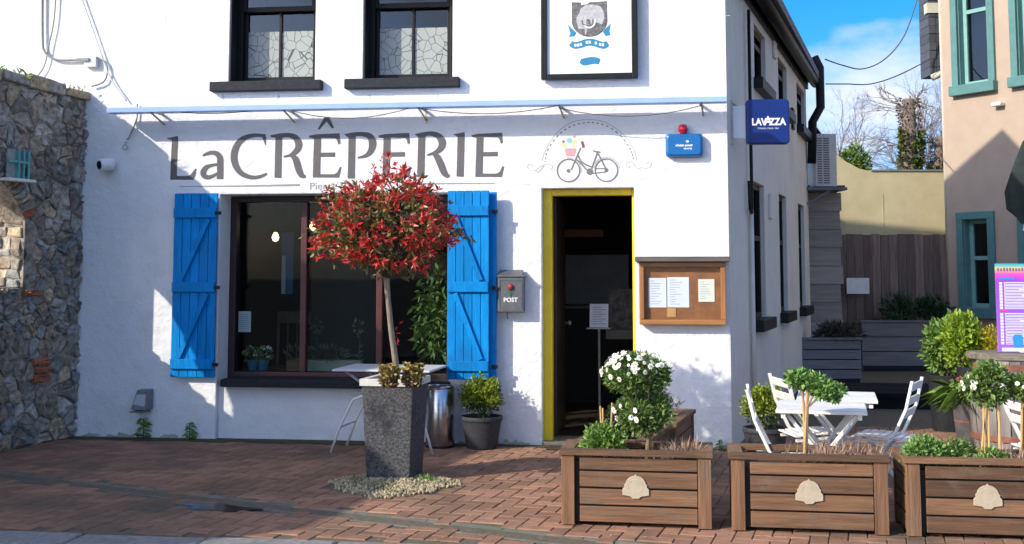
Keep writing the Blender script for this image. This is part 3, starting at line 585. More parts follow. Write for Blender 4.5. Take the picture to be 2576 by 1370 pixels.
# alarm box
p = F(1721, 366, -.05); T = thing('alarm_box', 'rounded blue burglar alarm box with a red strobe on top', 'alarm', (p.x, 0, p.z)); M_ab = pm('alarm_blue', (.004, .12, .36), .35, .06, 5)
Sx, Sz = 93 / 2 / 303, 59 / 2 / 303
def rrect(w, h, r, n=5, k=.05):
    out = []
    for cx_, cz_, a in ((w - r, h - r, 0), (-w + r, h - r, 90), (-w + r, -h + r, 180), (w - r, -h + r, 270)):
        for t in np.linspace(a, a + 90, n): out.append((cx_ + r * math.cos(R(t)), cz_ + r * math.sin(R(t))))
    return out
o1 = rrect(Sx, Sz, .03); o2 = rrect(Sx * .96, Sz * .93, .03); o3 = rrect(Sx * .86, Sz * .8, .025); n = len(o1); m = MB()
vs = [(a, 0, b) for a, b in o1] + [(a, -.045, b) for a, b in o1] + [(a, -.065, b) for a, b in o2] + [(a, -.075, b) for a, b in o3]
m.add(vs, [(k * n + i, k * n + (i + 1) % n, (k + 1) * n + (i + 1) % n, (k + 1) * n + i) for k in range(3) for i in range(n)] + [tuple(range(3 * n, 4 * n))]); m.build('case', M_ab, T, smooth=False, fix=True)
m = MB(); put_text(m, 'whelan power', .030, UP(.0, -.0765, -.012), .0008, sx=.82); put_text(m, 'security', .022, UP(.03, -.0765, -.036), .0006); m.add([(-.004 + .016, -.0765, .03), (.012 + .014, -.0765, .016), (.03 + .012, -.0765, .03), (.026, -.0765, .04)], [(0, 1, 2, 3)]); m.build('lettering', M_white, T)
M_strobe = pm('strobe_red', (.42, .008, .02), .15, .05, 5, coat=.5)
m = MB(); m.lathe([(.028, 0), (.028, .012), (.038, .02), (.042, .045), (.034, .068), (.018, .08), (.003, .083)], 18); m.build('strobe', M_strobe, T, smooth=True, loc=(-.008, -.036, Sz - .002))
# menu case
x0, x1 = F(1608, 740, -.1).x, F(1826, 740, -.1).x; z0, z1 = F(1716, 818, -.1).z, F(1716, 660, -.1).z
T = thing('menu_case', 'glazed brown wooden menu case fixed to the white wall beside the doorway', 'menu case', ((x0 + x1) / 2, 0, z0)); w = (x1 - x0) / 2; h = z1 - z0
M_mw = wood('menu_wood', (.42, .19, .06), (.25, .10, .032), 'X', .05, .35, .15); M_mz = wood('menu_wood_up', (.42, .19, .06), (.25, .10, .032), 'Z', .05, .35, .15); M_cork = pm('cork_board', (.33, .13, .04), .7, c2=(.20, .075, .025), scale=14, bump=.2)
M_rb = wood('weathered_board', (.17, .15, .13), (.09, .08, .07), 'X', .1, .8, .4); M_paper = pm('paper', (.72, .76, .80), .7, .03, 6); M_cream = pm('cream_paper', (.74, .76, .66), .7, .03, 6); M_ink = pm('print_grey', (.30, .33, .38), .8, .2, 30)
f = .04; MB().box(-w, w, -.10, -.03, 0, f).build('rail', M_mw, T, bevel=.006); MB().box(-w, w, -.10, -.03, h - f, h).build('rail', M_mw, T, bevel=.006)
MB().box(-w, -w + f, -.098, -.032, f, h - f).build('stile', M_mz, T, bevel=.006); MB().box(w - f, w, -.098, -.032, f, h - f).build('stile', M_mz, T, bevel=.006)
MB().box(-w + .004, w - .004, -.05, 0, .004, h - .004).build('back_board', M_cork, T)
MB().box(-w + f, w - f, -.088, -.085, f, h - f).build('pane', glass_mat('case_glass', (.97, .98, .98), .5), T)
def paper(u0, v0, u1, v1, mat, lines, name='menu_sheet'):
    a = F(u0, v1, -.053); b = F(u1, v0, -.053); lx, lz = T.location.x, T.location.z
    o = MB().box(a.x - lx, b.x - lx, -.0555, -.0525, a.z - lz, b.z - lz).build(name, mat, T); m = MB(); ww = b.x - a.x; hh = b.z - a.z
    for k in range(lines):
        zz = b.z - lz - hh * (k + 1.2) / (lines + 1.6); l = random.uniform(.3, .8)
        m.box(a.x - lx + ww * .12, a.x - lx + ww * (.12 + .76 * l), -.0565, -.0558, zz - hh * .008, zz + hh * .008)
    m.build('print', M_ink, o)
paper(1632, 700, 1676, 774, M_paper, 10); paper(1679, 698, 1733, 774, M_paper, 11); paper(1757, 703, 1797, 760, M_cream, 8); paper(1678, 776, 1700, 798, pm('tan_card', (.55, .30, .10), .7, .1, 8), 0, 'tan_card')
xa, xb = F(1597, 652, -.14).x, F(1836, 652, -.14).x
MB().box(xa - T.location.x, xb - T.location.x, -.16, -.001, h + .003, h + .045).build('roof_board', M_rb, T, bevel=.006)
# post box
x0, x1 = F(1252, 740, -.11).x, F(1317, 740, -.11).x; z0, z1 = F(1285, 786, -.11).z, F(1285, 698, -.11).z
T = thing('post_box', 'grey metal post box with a red rose between blue shutter and doorway', 'post box', ((x0 + x1) / 2, 0, z0)); w = (x1 - x0) / 2; h = z1 - z0
M_pb = pm('pewter_metal', (.14, .145, .155), .45, .2, 30, bump=.2, bscale=50, metal=.4); M_green = pm('rose_green', (.02, .16, .07), .5, .2, 30); M_rose = pm('rose_red', (.35, .02, .03), .5, .3, 60)
MB().box(-w, w, -.11, 0, 0, h).build('case', M_pb, T, bevel=.006)
MB().box(-w - .006, w + .012, -.12, 0, h + .001, h + .016).build('lid_rim', M_pb, T, bevel=.004); m = MB(); m.add([(-w + .01, -.11, h + .017), (w - .01, -.11, h + .017), (w - .01, -.02, h + .06), (-w + .01, -.02, h + .06), (-w + .01, -.02, h + .017), (w - .01, -.02, h + .017)], [(0, 1, 2, 3), (0, 3, 4), (1, 5, 2), (0, 4, 5, 1), (3, 2, 5, 4)]); m.build('lid', M_pb, T)
m = MB(); a = .014
for q in ((-w + a, w - a, .02, .026), (-w + a, w - a, h - .028, h - .022)): m.box(q[0], q[1], -.1145, -.1105, q[2], q[3])
for q in (-w + a, w - a - .006): m.box(q, q + .006, -.1145, -.1105, .026, h - .028)
m.build('door_moulding', M_pb, T); m = MB(); put_text(m, 'POST', .050, UP(0, -.1125, .085), .0012); m.build('lettering', M_white, T)
m = MB(); m.lathe([(.004, 0), (.022, .004), (.026, .012), (.018, .02), (.004, .022)], 10, M=Matrix.Translation((0, -.1105, h * .72)) @ Matrix.Rotation(R(90), 4, 'X')); m.build('rose', M_rose, T, smooth=True)
m = MB(); m.tube([(0, -.113, h * .66), (.004, -.113, h * .42)], .003, 5)
for sx, zz in ((-.02, .58), (.022, .55), (-.014, .49)): m.add([(0, -.1135, h * zz), (sx, -.1135, h * zz + .016), (sx * 1.3, -.1135, h * zz + .002), (sx * .6, -.1135, h * zz - .008)], [(0, 1, 2, 3)])
m.build('rose_stem', M_green, T); MB().tube([(-.04, -.02, 0), (-.04, -.02, -.05), (-.03, -.02, -.06)], .004, 5).build('hook', M_pb, T)
# flood lamp, camera, cable clutter
p = F(361, 1006, -.05); T = thing('wall_lamp', 'small grey wedge-shaped wall lamp low on the shaded white wall', 'lamp', (p.x, 0, p.z)); M_gl = pm('lamp_grey', (.16, .17, .18), .35, .2, 20)
m = MB(); m.add([(-.045, -.09, .085), (.07, -.09, .09), (.07, 0, .09), (-.045, 0, .09), (-.07, -.15, -.075), (.06, -.15, -.085), (.07, 0, -.085), (-.06, 0, -.08)], [(0, 1, 2, 3), (0, 4, 5, 1), (1, 5, 6, 2), (3, 7, 4, 0), (4, 7, 6, 5), (2, 6, 7, 3)]); m.build('housing', M_gl, T, bevel=.008)
m = MB(); m.add([(-.055, -.13, -.05), (.05, -.131, -.055), (.048, -.105, .05), (-.036, -.105, .05)], [(0, 1, 2, 3)]); m.v = [(a, b - .008, c) for a, b, c in m.v]; m.build('lens', pm('lamp_lens', (.45, .47, .5), .1, .05, 5), T); MB().box(-.075, .055, -.165, -.02, -.10, -.09).build('visor', M_gl, T, bevel=.003)
p = F(266, 415, -.06); T = thing('security_camera', 'white round security camera with a black lens near the stone wall', 'camera', (p.x, 0, p.z)); M_wp = pm('white_plastic', (.75, .76, .78), .35, .04, 6)
RX = Matrix.Rotation(R(90), 4, 'X'); MB().lathe([(.045, 0), (.045, .02), (.03, .03), (.004, .032)], 18, M=RX).build('base', M_wp, T, smooth=True)
hd = Matrix.Translation((.03, -.075, .0)) @ Vector((-.55, -.82, -.12)).to_track_quat('Z', 'Y').to_matrix().to_4x4()
MB().lathe([(.004, -.045), (.045, -.045), (.055, -.02), (.055, .07), (.047, .085), (.04, .086)], 18, M=hd).build('head', M_wp, T, smooth=True, bevel=.003); MB().lathe([(.038, .0865), (.036, .09), (.003, .092)], 16, M=hd).build('lens', M_black, T, smooth=True)
def cable(name, pts, r, label, mat, y=-.03, cat='cable'):
    P = [F(p[0], p[1], p[2] if len(p) > 2 else y) for p in pts]; P = [Vector(q) for q in smooth_path([tuple(q) for q in P], 6)]
    return tag(MB().tube(P, r, 6).build(name, mat, smooth=True), label, cat)
M_cab = pm('grey_cable', (.22, .23, .24), .6, .2, 10); M_cabw = pm('pale_cable', (.55, .56, .56), .6, .1, 10)
cable('wall_cable', [(107, -40), (107, 90), (112, 130), (140, 150), (185, 152), (210, 150)], .011, 'thick grey cable dropping down the top left of the white wall', M_cab)
cable('wall_cable', [(141, -30), (136, 50), (124, 110), (112, 165), (96, 190)], .006, 'thin cable curving down to the mossy top of the stone wall', M_cab)
cable('wall_cable', [(196, -30), (235, 80), (275, 190), (318, 255)], .007, 'straight slanting cable running from top edge to the canopy bar', M_cabw)
cable('wall_cable', [(205, 152), (250, 148), (270, 170), (262, 205), (230, 218)], .008, 'grey cable looped in a half circle beside the junction box', M_cab)
cable('wall_cable', [(345, 262), (344, 300), (325, 345), (318, 352)], .006, 'short dark cable hanging below the left end of the canopy bar', M_cab, y=-.02)
p = F(228, 156, -.03); T = thing('junction_box', 'small white cable junction box high on the wall above the stone wall', 'junction box', (p.x, 0, p.z)); MB().box(-.05, .06, -.05, 0, -.05, .05).build('box', M_wp, T, bevel=.006); MB().box(-.12, -.0, -.07, -.0505, .0, .03).build('splice', M_cab, T, bevel=.004)
p = F(316, 366, -.02); T = thing('wall_hook', 'little dark metal ring hook on the shaded wall under the hanging cable', 'hook', (p.x, 0, p.z)); MB().tube([(.022 * math.cos(t), -.03, -.02 + .022 * math.sin(t)) for t in np.linspace(0, 6.28, 14)], .004, 5).build('ring', M_steel, T); MB().tube([(0, 0, .03), (0, -.03, .03), (0, -.03, .0)], .005, 5).build('shank', M_steel, T)
# projecting sign on the side wall
ps = A(1930, 308, 10.05); T = thing('projecting_sign', 'square blue sign with white lettering projecting from the corner of the cafe', 'sign', (ps.x, ps.y, ps.z), R(3)); M_lb = pm('sign_blue', (.008, .028, .16), .3, .15, 3, spec=.3)
o1 = rrect(.18, .19, .03); n = len(o1); MB().prism([(a, -.05, b) for a, b in o1], (0, -.05, 0), (0, .05, 0)).build('panel', M_lb, T, bevel=.012, seg=3)
m = MB(); put_text(m, 'LAV', .082, UP(-.075, -.0515, -.03), .003, sx=.85); put_text(m, 'A', .105, UP(-.0, -.0516, -.03), .003, sx=.85); put_text(m, 'ZZA', .082, UP(.078, -.0515, -.03), .003, sx=.85); put_text(m, 'TORINO, ITALIA, 1895', .018, UP(0, -.0515, -.065)); m.build('lettering', M_white, T)
MB().box(-.29, -.181, -.012, .012, -.14, .14).build('bracket_plate', M_white, T, bevel=.004); m = MB(); m.box(-.315, -.2905, -.03, .03, -.19, .19); m.tube([(-.30, 0, .17), (-.24, 0, .13)], .008, 6); m.build('wall_plate', M_steel, T)
# shutters
M_sb = pm('shutter_blue', (.0, .215, .56), .55, .24, 9, spec=.15, bump=.4, stretch=(8, 8, .6), rnd=.14, dirt=(.004, .145, .40), dscale=5, dpos=(.52, .75))
def shutter(name, label, u0, u1, ym, yo, vt, vb, flip, leaf2):
    xa, xb = F(u0, ym, yo).x, F(u1, ym, yo).x; z0, z1 = F((u0 + u1) / 2, vb, yo).z, F((u0 + u1) / 2, vt, yo).z
    T = thing(name, label, 'shutter', ((xa + xb) / 2, 0, z0), 0, 'blue window shutters'); w = (xb - xa) / 2; h = z1 - z0; n = 5; y1 = yo + .024
    for k in range(n): a = -w + 2 * w * k / n; MB().box(a + .0015, a + 2 * w / n - .0015, y1 - .022, y1, 0, h).build('plank', M_sb, T, bevel=.004)
    zb = [h * .06, h * .475, h * .89]
    zb = [h * .045, h * .46, h * .865]
    for z in zb: MB().box(-w + .004, w - .004, y1 - .046, y1 - .0225, z, z + .085).build('batten', M_sb, T, bevel=.004)
    for za, zc in ((zb[0] + .085, zb[1]), (zb[1] + .085, zb[2])):
        s = -1 if flip else 1; MB().bar((s * -w * .62, y1 - .034, za + .01), (s * w * .62, y1 - .034, zc - .01), .042, .022, up=(0, 1, 0)).build('brace', M_sb, T, bevel=.003)
    if leaf2: MB().box(-w + .01, w + .055, y1 + .03, y1 + .06, .0, h - .01).build('rear_leaf', M_sb, T, bevel=.004)
    for z in zb:
        s = 1 if not flip else 1
        if not flip: MB().box(w - .01, w + .045, y1 - .055, y1 - .047, z + .025, z + .055).build('hinge_strap', M_black, T); 
        else: MB().box(w + .02, w + .07, y1 + .005, y1 + .012, z + .02, z + .05).build('hinge_strap', M_black, T)
    m = MB(); m.box(-w * .5, -w * .4, y1 + .0005, -.001, h * .3, h * .32); m.box(w * .4, w * .5, y1 + .0005, -.001, h * .3, h * .32); m.build('standoff', M_black, T)
    return T
shutter('window_shutter', 'blue plank shutter on the shaded left side of the shop window', 433, 543, 720, -.07, 487, 950, False, False)
shutter('window_shutter', 'bright sunlit blue plank shutter right of the shop window', 1125, 1230, 720, -.16, 480, 956, True, True)

# ------------------------------------------------------------------ room contents behind the glass
def bulb(u, v, y, label):
    p = F(u, v, y); T = thing('pendant_lamp', label, 'lamp', (p.x, p.y, p.z), 0, 'lit pendant bulbs')
    MB().lathe([(.004, -.045), (.026, -.03), (.034, -.005), (.024, .025), (.012, .045)], 14).build('bulb', emit_mat('bulb_glow', (1, .72, .28), 9), T, smooth=True)
    MB().lathe([(.014, .045), (.016, .07), (.006, .085), (.003, 2.6 - p.z)], 8).build('cord', M_black, T)
bulb(693, 597, 1.4, 'glowing warm bulb seen through the left pane of the shop window'); bulb(788, 569, 1.4, 'glowing warm bulb half hidden by the left edge of the red tree')
p = F(622, 720, .9); T = thing('window_curtain', 'narrow pale curtain hanging inside the left end of the shop window', 'curtain', (p.x, .42, .75))
m = MB(); xs = np.linspace(-.055, .055, 25); m.add([(x, .02 * math.sin(x * 160), z) for z in (0, 1.6) for x in xs], [(i, i + 1, 26 + i, 25 + i) for i in range(24)]); m.build('cloth', M_pale, T, smooth=True)
p = F(720, 680, .9); T = thing('hanging_banner', 'dark blue hanging banner with pale vertical lettering inside the shop', 'banner', (p.x, .9, F(720, 740, .9).z)); hh = F(720, 585, .9).z - T.location.z
MB().box(-.045, .07, -.004, .004, 0, hh).build('cloth', pm('banner_navy', (.03, .10, .22), .8, .2, 6), T); m = MB(); m.box(-.043, -.005, -.007, -.0045, 0, hh * .62); m.build('pale_strip', M_pale, T)
T = thing('partition_screen', 'grey partition standing inside behind the middle pane', 'partition', (F(870, 760, 1.6).x, 1.6, 0)); MB().box(-.36, .3, 0, .04, .05, 1.75).build('panel', pm('partition_grey', (.06, .062, .063), .8, .2, 3), T, bevel=.01); MB().box(-.38, .32, -.02, .06, 0, .05).build('foot', M_black, T)
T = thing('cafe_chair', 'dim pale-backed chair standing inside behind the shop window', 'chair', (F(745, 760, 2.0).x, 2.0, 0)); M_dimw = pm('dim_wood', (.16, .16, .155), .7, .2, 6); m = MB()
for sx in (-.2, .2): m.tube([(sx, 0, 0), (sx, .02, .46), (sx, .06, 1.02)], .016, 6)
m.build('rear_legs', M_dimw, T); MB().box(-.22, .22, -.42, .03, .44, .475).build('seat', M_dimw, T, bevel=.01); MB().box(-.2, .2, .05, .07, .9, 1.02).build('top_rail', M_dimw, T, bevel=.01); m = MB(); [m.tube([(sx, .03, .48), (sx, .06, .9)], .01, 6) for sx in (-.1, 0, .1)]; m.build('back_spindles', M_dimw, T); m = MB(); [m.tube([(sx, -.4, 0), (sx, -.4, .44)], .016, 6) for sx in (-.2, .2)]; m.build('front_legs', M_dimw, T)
# window board with pots
zb_ = F(800, 938, .25).z
wb = thing('window_board', 'dark inner window board carrying the potted plants', 'shelf', ((SW[0] + SW[1]) / 2, .34, zb_ - .045)); MB().box(-1.0, 1.0, .0, .30, 0, .04).build('board', M_fdark, wb, bevel=.005)
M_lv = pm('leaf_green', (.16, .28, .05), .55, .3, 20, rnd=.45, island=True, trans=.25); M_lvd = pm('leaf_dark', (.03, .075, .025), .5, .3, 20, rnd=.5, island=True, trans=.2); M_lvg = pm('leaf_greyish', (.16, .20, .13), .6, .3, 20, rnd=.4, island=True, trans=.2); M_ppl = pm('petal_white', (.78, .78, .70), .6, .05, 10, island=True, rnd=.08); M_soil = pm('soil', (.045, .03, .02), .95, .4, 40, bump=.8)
M_pb2 = pm('pot_blue', (.06, .30, .55), .5, .1, 8); M_crate = wood('crate_wood', (.22, .13, .06), (.14, .08, .04), 'X', .1)
def sill_pot(u, v, label, kind):
    x = F(u, v, .46).x; T = thing('window_plant', label, 'potted plant', (x, .46, zb_ - .004), 0, 'plants on the window board')
    if kind == 'blue': MB().lathe([(.040, 0), (.052, .085), (.055, .09), (.05, .09), (.046, .08)], 16).build('pot', M_pb2, T, smooth=True); P, D = ball(120, (0, 0, .14), (.075, .06, .055)); leaves('foliage', P, D, .035, .02, M_lv, T); P, D = ball(24, (0, -.01, .17), (.07, .06, .045), .9); leaves('blossom', P, unit(24), .028, .03, M_ppl, T)
    elif kind == 'box': MB().box(-.065, .065, -.05, .05, 0, .10).build('crate', M_crate, T, bevel=.005); P, D = ball(90, (0, 0, .15), (.08, .05, .06)); D[:, 2] += 1; leaves('foliage', P, D, .05, .012, M_lvg, T)
    elif kind == 'trough': MB().box(-.27, .27, -.055, .055, 0, .10).build('trough', pm('trough_cream', (.34, .36, .28), .6, .1, 5), T, bevel=.006); P, D = ball(420, (-.06, 0, .15), (.20, .05, .06)); leaves('foliage', P, D, .05, .014, M_lvg, T)
    elif kind == 'tall':
        MB().lathe([(.03, 0), (.038, .07), (.034, .07)], 12).build('pot', M_crate, T, smooth=True); MB().tube([(0, 0, .07), (.01, 0, .25), (0, 0, .40)], .004, 5).build('stem', M_lvg, T); P, D = ball(40, (0, 0, .40), (.045, .03, .06), .6); leaves('foliage', P, D, .03, .02, M_lvg, T)
        P = np.array([(.0, 0, .1 + .3 * t) for t in rng.random(20)]); leaves('stem_leaves', P, unit(20), .04, .015, M_lvg, T)
sill_pot(636, 918, 'small blue pot with white blossoms, left one of the pair', 'blue'); sill_pot(662, 918, 'small blue pot with white blossoms, right one of the pair', 'blue')
sill_pot(742, 918, 'little wooden crate of grey-green leaves left of the first mullion', 'box'); sill_pot(838, 918, 'cream trough of grey-green leaves behind the middle pane', 'trough'); sill_pot(795, 918, 'tall thin stemmed plant at the left of the cream trough', 'tall'); sill_pot(902, 918, 'tall thin stemmed plant right of the cream trough', 'tall')
T = thing('indoor_plant', 'big leafy green houseplant behind the right pane', 'plant', (F(1085, 800, .62).x, .62, 0.0)); MB().lathe([(.13, 0), (.17, .3), (.18, .32), (.16, .32)], 18).build('pot', M_anth, T, smooth=True); MB().tube([(0, 0, .3), (.01, 0, .8), (.0, .02, 1.35)], .014, 6).build('stem', M_crate, T)
P, D = ball(750, (.03, 0, 1.02), (.20, .18, .48), .15); D = D * .5 + unit(750) + np.array([0, 0, -.3]); leaves('foliage', P, D, .075, .028, M_lv, T, droop=.2)
x = F(615, 810, .28).x; T = thing('window_notice', 'white sheet of paper stuck inside the left pane', 'notice', (x, .292, F(615, 836, .29).z)); hh = F(615, 784, .29).z - T.location.z; MB().box(-.06, .055, 0, .002, 0, hh).build('sheet', M_paper, T); m = MB(); [m.box(-.045, .03 + .012 * (k % 2), -.0012, -.0004, hh * (.15 + .1 * k), hh * (.17 + .1 * k)) for k in range(8)]; m.build('print', M_ink, T)
# inside the doorway
px_, py_ = F(1508, 1028, 1.0).x, 1.0
T = thing('menu_stand', 'thin metal menu stand with a white card just inside the doorway', 'menu stand', (px_, py_, 0)); zt = F(1505, 828, 1.0).z
MB().lathe([(.13, 0), (.13, .012), (.02, .02), (.01, .03)], 20).build('base', M_steel, T, smooth=False); MB().tube([(0, 0, .02), (0, 0, zt)], .011, 8).build('pole', M_steel, T); MB().box(-.11, .11, -.07, .03, zt, zt + .012).build('ledge', M_steel, T, bevel=.003)
o = MB().box(-.085, .085, -.004, .004, 0, .22).build('card', M_paper, T, loc=(0, -.01, zt + .013)); o.rotation_euler = (R(-16), 0, 0); m = MB(); [m.box(-.06, .06 - .03 * (k % 2), -.0065, -.0045, .03 + .022 * k, .036 + .022 * k) for k in range(8)]; m.build('print', M_ink, o)
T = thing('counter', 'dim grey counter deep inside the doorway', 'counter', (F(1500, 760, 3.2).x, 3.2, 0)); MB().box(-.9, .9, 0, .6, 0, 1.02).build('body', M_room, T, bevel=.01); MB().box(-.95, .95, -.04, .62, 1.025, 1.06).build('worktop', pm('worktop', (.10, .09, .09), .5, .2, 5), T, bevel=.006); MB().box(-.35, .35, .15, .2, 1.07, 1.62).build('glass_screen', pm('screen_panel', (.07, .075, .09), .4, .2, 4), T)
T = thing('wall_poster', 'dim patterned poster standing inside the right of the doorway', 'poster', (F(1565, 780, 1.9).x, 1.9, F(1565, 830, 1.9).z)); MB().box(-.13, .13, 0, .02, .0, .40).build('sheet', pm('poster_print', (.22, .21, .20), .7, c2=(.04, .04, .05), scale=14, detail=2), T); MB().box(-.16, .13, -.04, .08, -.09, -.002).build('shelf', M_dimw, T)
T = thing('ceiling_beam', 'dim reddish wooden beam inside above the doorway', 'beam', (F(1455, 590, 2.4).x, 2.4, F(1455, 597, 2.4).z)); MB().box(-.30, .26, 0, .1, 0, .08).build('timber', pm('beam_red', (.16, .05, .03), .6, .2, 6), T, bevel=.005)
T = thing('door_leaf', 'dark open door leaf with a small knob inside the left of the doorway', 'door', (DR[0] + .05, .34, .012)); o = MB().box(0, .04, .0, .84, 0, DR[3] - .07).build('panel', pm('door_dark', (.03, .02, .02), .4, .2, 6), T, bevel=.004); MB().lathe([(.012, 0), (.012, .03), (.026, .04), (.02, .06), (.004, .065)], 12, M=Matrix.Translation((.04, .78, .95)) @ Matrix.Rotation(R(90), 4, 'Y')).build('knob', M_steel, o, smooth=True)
T = thing('door_mat', 'brown bristle mat lying in front of the doorway', 'mat', (F(1430, 1106, -.12).x + .05, -.16, .003)); MB().box(-.22, .22, -.10, .10, 0, .012).build('mat', pm('coir_dark', (.06, .035, .025), .95, .4, 60, bump=.8, bscale=150), T, bevel=.004)

# ------------------------------------------------------------------ ruined stone wall on the left
WA = R(10.0); wd = Vector((-math.sin(WA), -math.cos(WA), 0)); wnv = Vector((math.cos(WA), -math.sin(WA), 0))      # outwards along wall, face normal
W0 = Vector((X0 - .03, .02, 0)); WLN, WTH = 7.2, .52  # stretch out of view is made longer to throw shade on the paving
WM = Matrix(((wd.x, wnv.x, 0, W0.x), (wd.y, wnv.y, 0, W0.y), (0, 0, 1, 0), (0, 0, 0, 1)))      # local (s, out, z)
def WS(u, v): p = hit(u, v, W0, wnv); return (p - W0).dot(wd), p.z
WH = 3.02
OS0, OS1, OZ0, OZS, ORISE = .74, 2.02, 1.31, 1.86, .43
T = thing('stone_wall', 'old rubble stone wall with an arched opening left of the cafe', 'wall', tuple(W0)); TI = Matrix.Translation(-W0)
M_mort = pm('lime_mortar', (.50, .42, .33), .95, c2=(.22, .185, .145), scale=22, bump=2.5, bscale=24, dirt=(.06, .055, .04), dscale=6, dpos=(.5, .64))
RUB = [(0.572, 0.507, 0.416), (0.468, 0.442, 0.39), (0.442, 0.455, 0.429), (0.65, 0.52, 0.351), (0.416, 0.351, 0.273), (0.65, 0.611, 0.546), (0.364, 0.325, 0.273), (0.546, 0.442, 0.325), (0.403, 0.429, 0.416), (0.494, 0.416, 0.338)]
M_rub = pm('rubble_stone', (1.0, .98, .95), .9, c2=(.40, .375, .34), scale=19, bump=2.2, bscale=24, ramp=RUB, rnd=.25)
M_brk = pm('orange_brick', (.42, .13, .05), .9, c2=(.30, .09, .04), scale=14, bump=.6, rnd=.2)
na = 12; arc_ = [(OS0 + (OS1 - OS0) * k / na, OZS + ORISE * math.sin(math.pi * k / na) ** .8) for k in range(na + 1)]
core = MB(); f0, f1 = -.016, -WTH
def quadwall(poly_):
    core.add([WM @ Vector((s, f0, z)) for s, z in poly_], [tuple(range(len(poly_)))]); core.add([WM @ Vector((s, f1, z)) for s, z in poly_], [tuple(reversed(range(len(poly_))))])
tops = [(0, WH - .03), (OS0, WH - .02), (OS1, WH + .02), (3.5, WH + .06), (WLN, WH + .04)]
quadwall([(0, 0), (OS0, 0), (OS0, WH - .02), (0, WH - .03)]); quadwall([(OS0, 0), (OS1, 0), (OS1, OZ0), (OS0, OZ0)])
for a, b in zip(arc_[:-1], arc_[1:]): quadwall([a, b, (b[0], WH - .02 + .04 * (b[0] - OS0) / (OS1 - OS0)), (a[0], WH - .02 + .04 * (a[0] - OS0) / (OS1 - OS0))])
quadwall([(OS1, 0), (WLN, 0), (WLN, WH + .04), (OS1, WH + .02)])
def strip(p): core.add([WM @ Vector((s, o, z)) for (s, z) in p for o in (f0, f1)], [(2 * i, 2 * i + 1, 2 * i + 3, 2 * i + 2) for i in range(len(p) - 1)])
strip([(OS0, OZ0), (OS0, OZS)]); strip(arc_); strip([(OS1, OZS), (OS1, OZ0)]); strip([(OS1, OZ0), (OS0, OZ0)]); strip(tops); strip([(WLN, WH), (WLN, 0)]); strip([(0, 0), (0, WH - .03)])
core.v = [tuple(TI @ Vector(v)) for v in core.v]; core.build('wall_core', M_mort, T)
# rubble face: Voronoi cells become single stones
SMAX = 1.55; pts = []
tries = 0
while len(pts) < 330 and tries < 90000:
    tries += 1; s, z = random.uniform(-.05, SMAX), random.uniform(.0, WH - .06)
    md = random.choice((.05, .06, .08, .11, .16, .20)) if z > 2.0 or z < .9 else random.choice((.04, .05, .06, .08, .11))
    if all(((s - q[0]) / 1.25) ** 2 + (z - q[1]) ** 2 > max(md, q[2]) ** 2 * .6 for q in pts): pts.append((s, z, md))
def clip(poly_, a, b, c):                                # keep a*x+b*y<=c
    out = []
    for i in range(len(poly_)):
        p, q = poly_[i], poly_[(i + 1) % len(poly_)]; dp_, dq = a * p[0] + b * p[1] - c, a * q[0] + b * q[1] - c
        if dp_ <= 0: out.append(p)
        if dp_ * dq < 0: t = dp_ / (dp_ - dq); out.append((p[0] + t * (q[0] - p[0]), p[1] + t * (q[1] - p[1])))
    return out
def arch_z(s): return OZS + ORISE * math.sin(math.pi * min(1, max(0, (s - OS0) / (OS1 - OS0)))) ** .8 + .17
def stone(poly_, proud, mat=None, name='stone'):
    c = np.mean(poly_, 0); P = [np.array(p) for p in poly_]; out = []
    for i in range(len(P)):                              # roughen the outline
        a, b = P[i], P[(i + 1) % len(P)]; out += [a + (c - a) * .035 + rng.normal(size=2) * .004, (a * .5 + b * .5) + rng.normal(size=2) * .007]
    P = [c + (p - c) * (1 - .0065 / (np.linalg.norm(p - c) + 1e-6)) for p in out]; n = len(P); m = MB()
    o1 = rng.normal(size=n) * .006
    vs = [(p[0], -.05, p[1]) for p in P] + [(p[0], proud - .006 + o1[i], p[1]) for i, p in enumerate(P)] + [(*(c + (p - c) * .74)[:1], proud + .006 + o1[(i * 3) % n] * 2, (c + (p - c) * .74)[1]) for i, p in enumerate(P)]
    vs.append((c[0], proud + .006 + random.gauss(0, .012), c[1]))
    fs = [(k * n + i, k * n + (i + 1) % n, (k + 1) * n + (i + 1) % n, (k + 1) * n + i) for k in range(2) for i in range(n)] + [(2 * n + i, 2 * n + (i + 1) % n, 3 * n) for i in range(n)]
    m.add([TI @ (WM @ Vector(v)) for v in vs], fs); m.build(name, mat or M_rub, T, fix=True)
for i, (s, z, _) in enumerate(pts):
    if OS0 - .10 < s < OS1 + .1 and OZ0 + .02 < z < arch_z(s) + .01: continue
    pl = [(-.02, .0), (SMAX, .0), (SMAX, WH - .05), (-.02, WH - .05)]
    for j, (s2, z2, _) in enumerate(pts):
        if i == j: continue
        if (s - s2) ** 2 + (z - z2) ** 2 > .5: continue
        a, b = s2 - s, z2 - z; pl = clip(pl, a, b, a * (s + s2) / 2 + b * (z + z2) / 2)
        if len(pl) < 3: break
    if len(pl) < 3: continue
    if s <= OS0 and OZ0 - .1 < z < arch_z(s): pl = clip(pl, 1, 0, OS0)
    if s >= OS1 and OZ0 - .1 < z < arch_z(s): pl = clip(pl, -1, 0, -OS1)
    if OS0 < s < OS1 and z < OZ0 + .02: pl = clip(pl, 0, 1, OZ0)
    if z > OZS and OS0 - .12 < s < OS1 + .12: pl = clip(pl, 0, -1, -(max(arch_z(min(max(p[0], OS0), OS1)) for p in pl)) + .0) if z > arch_z(s) else pl
    if len(pl) >= 3: stone(pl, random.uniform(-.012, .014))
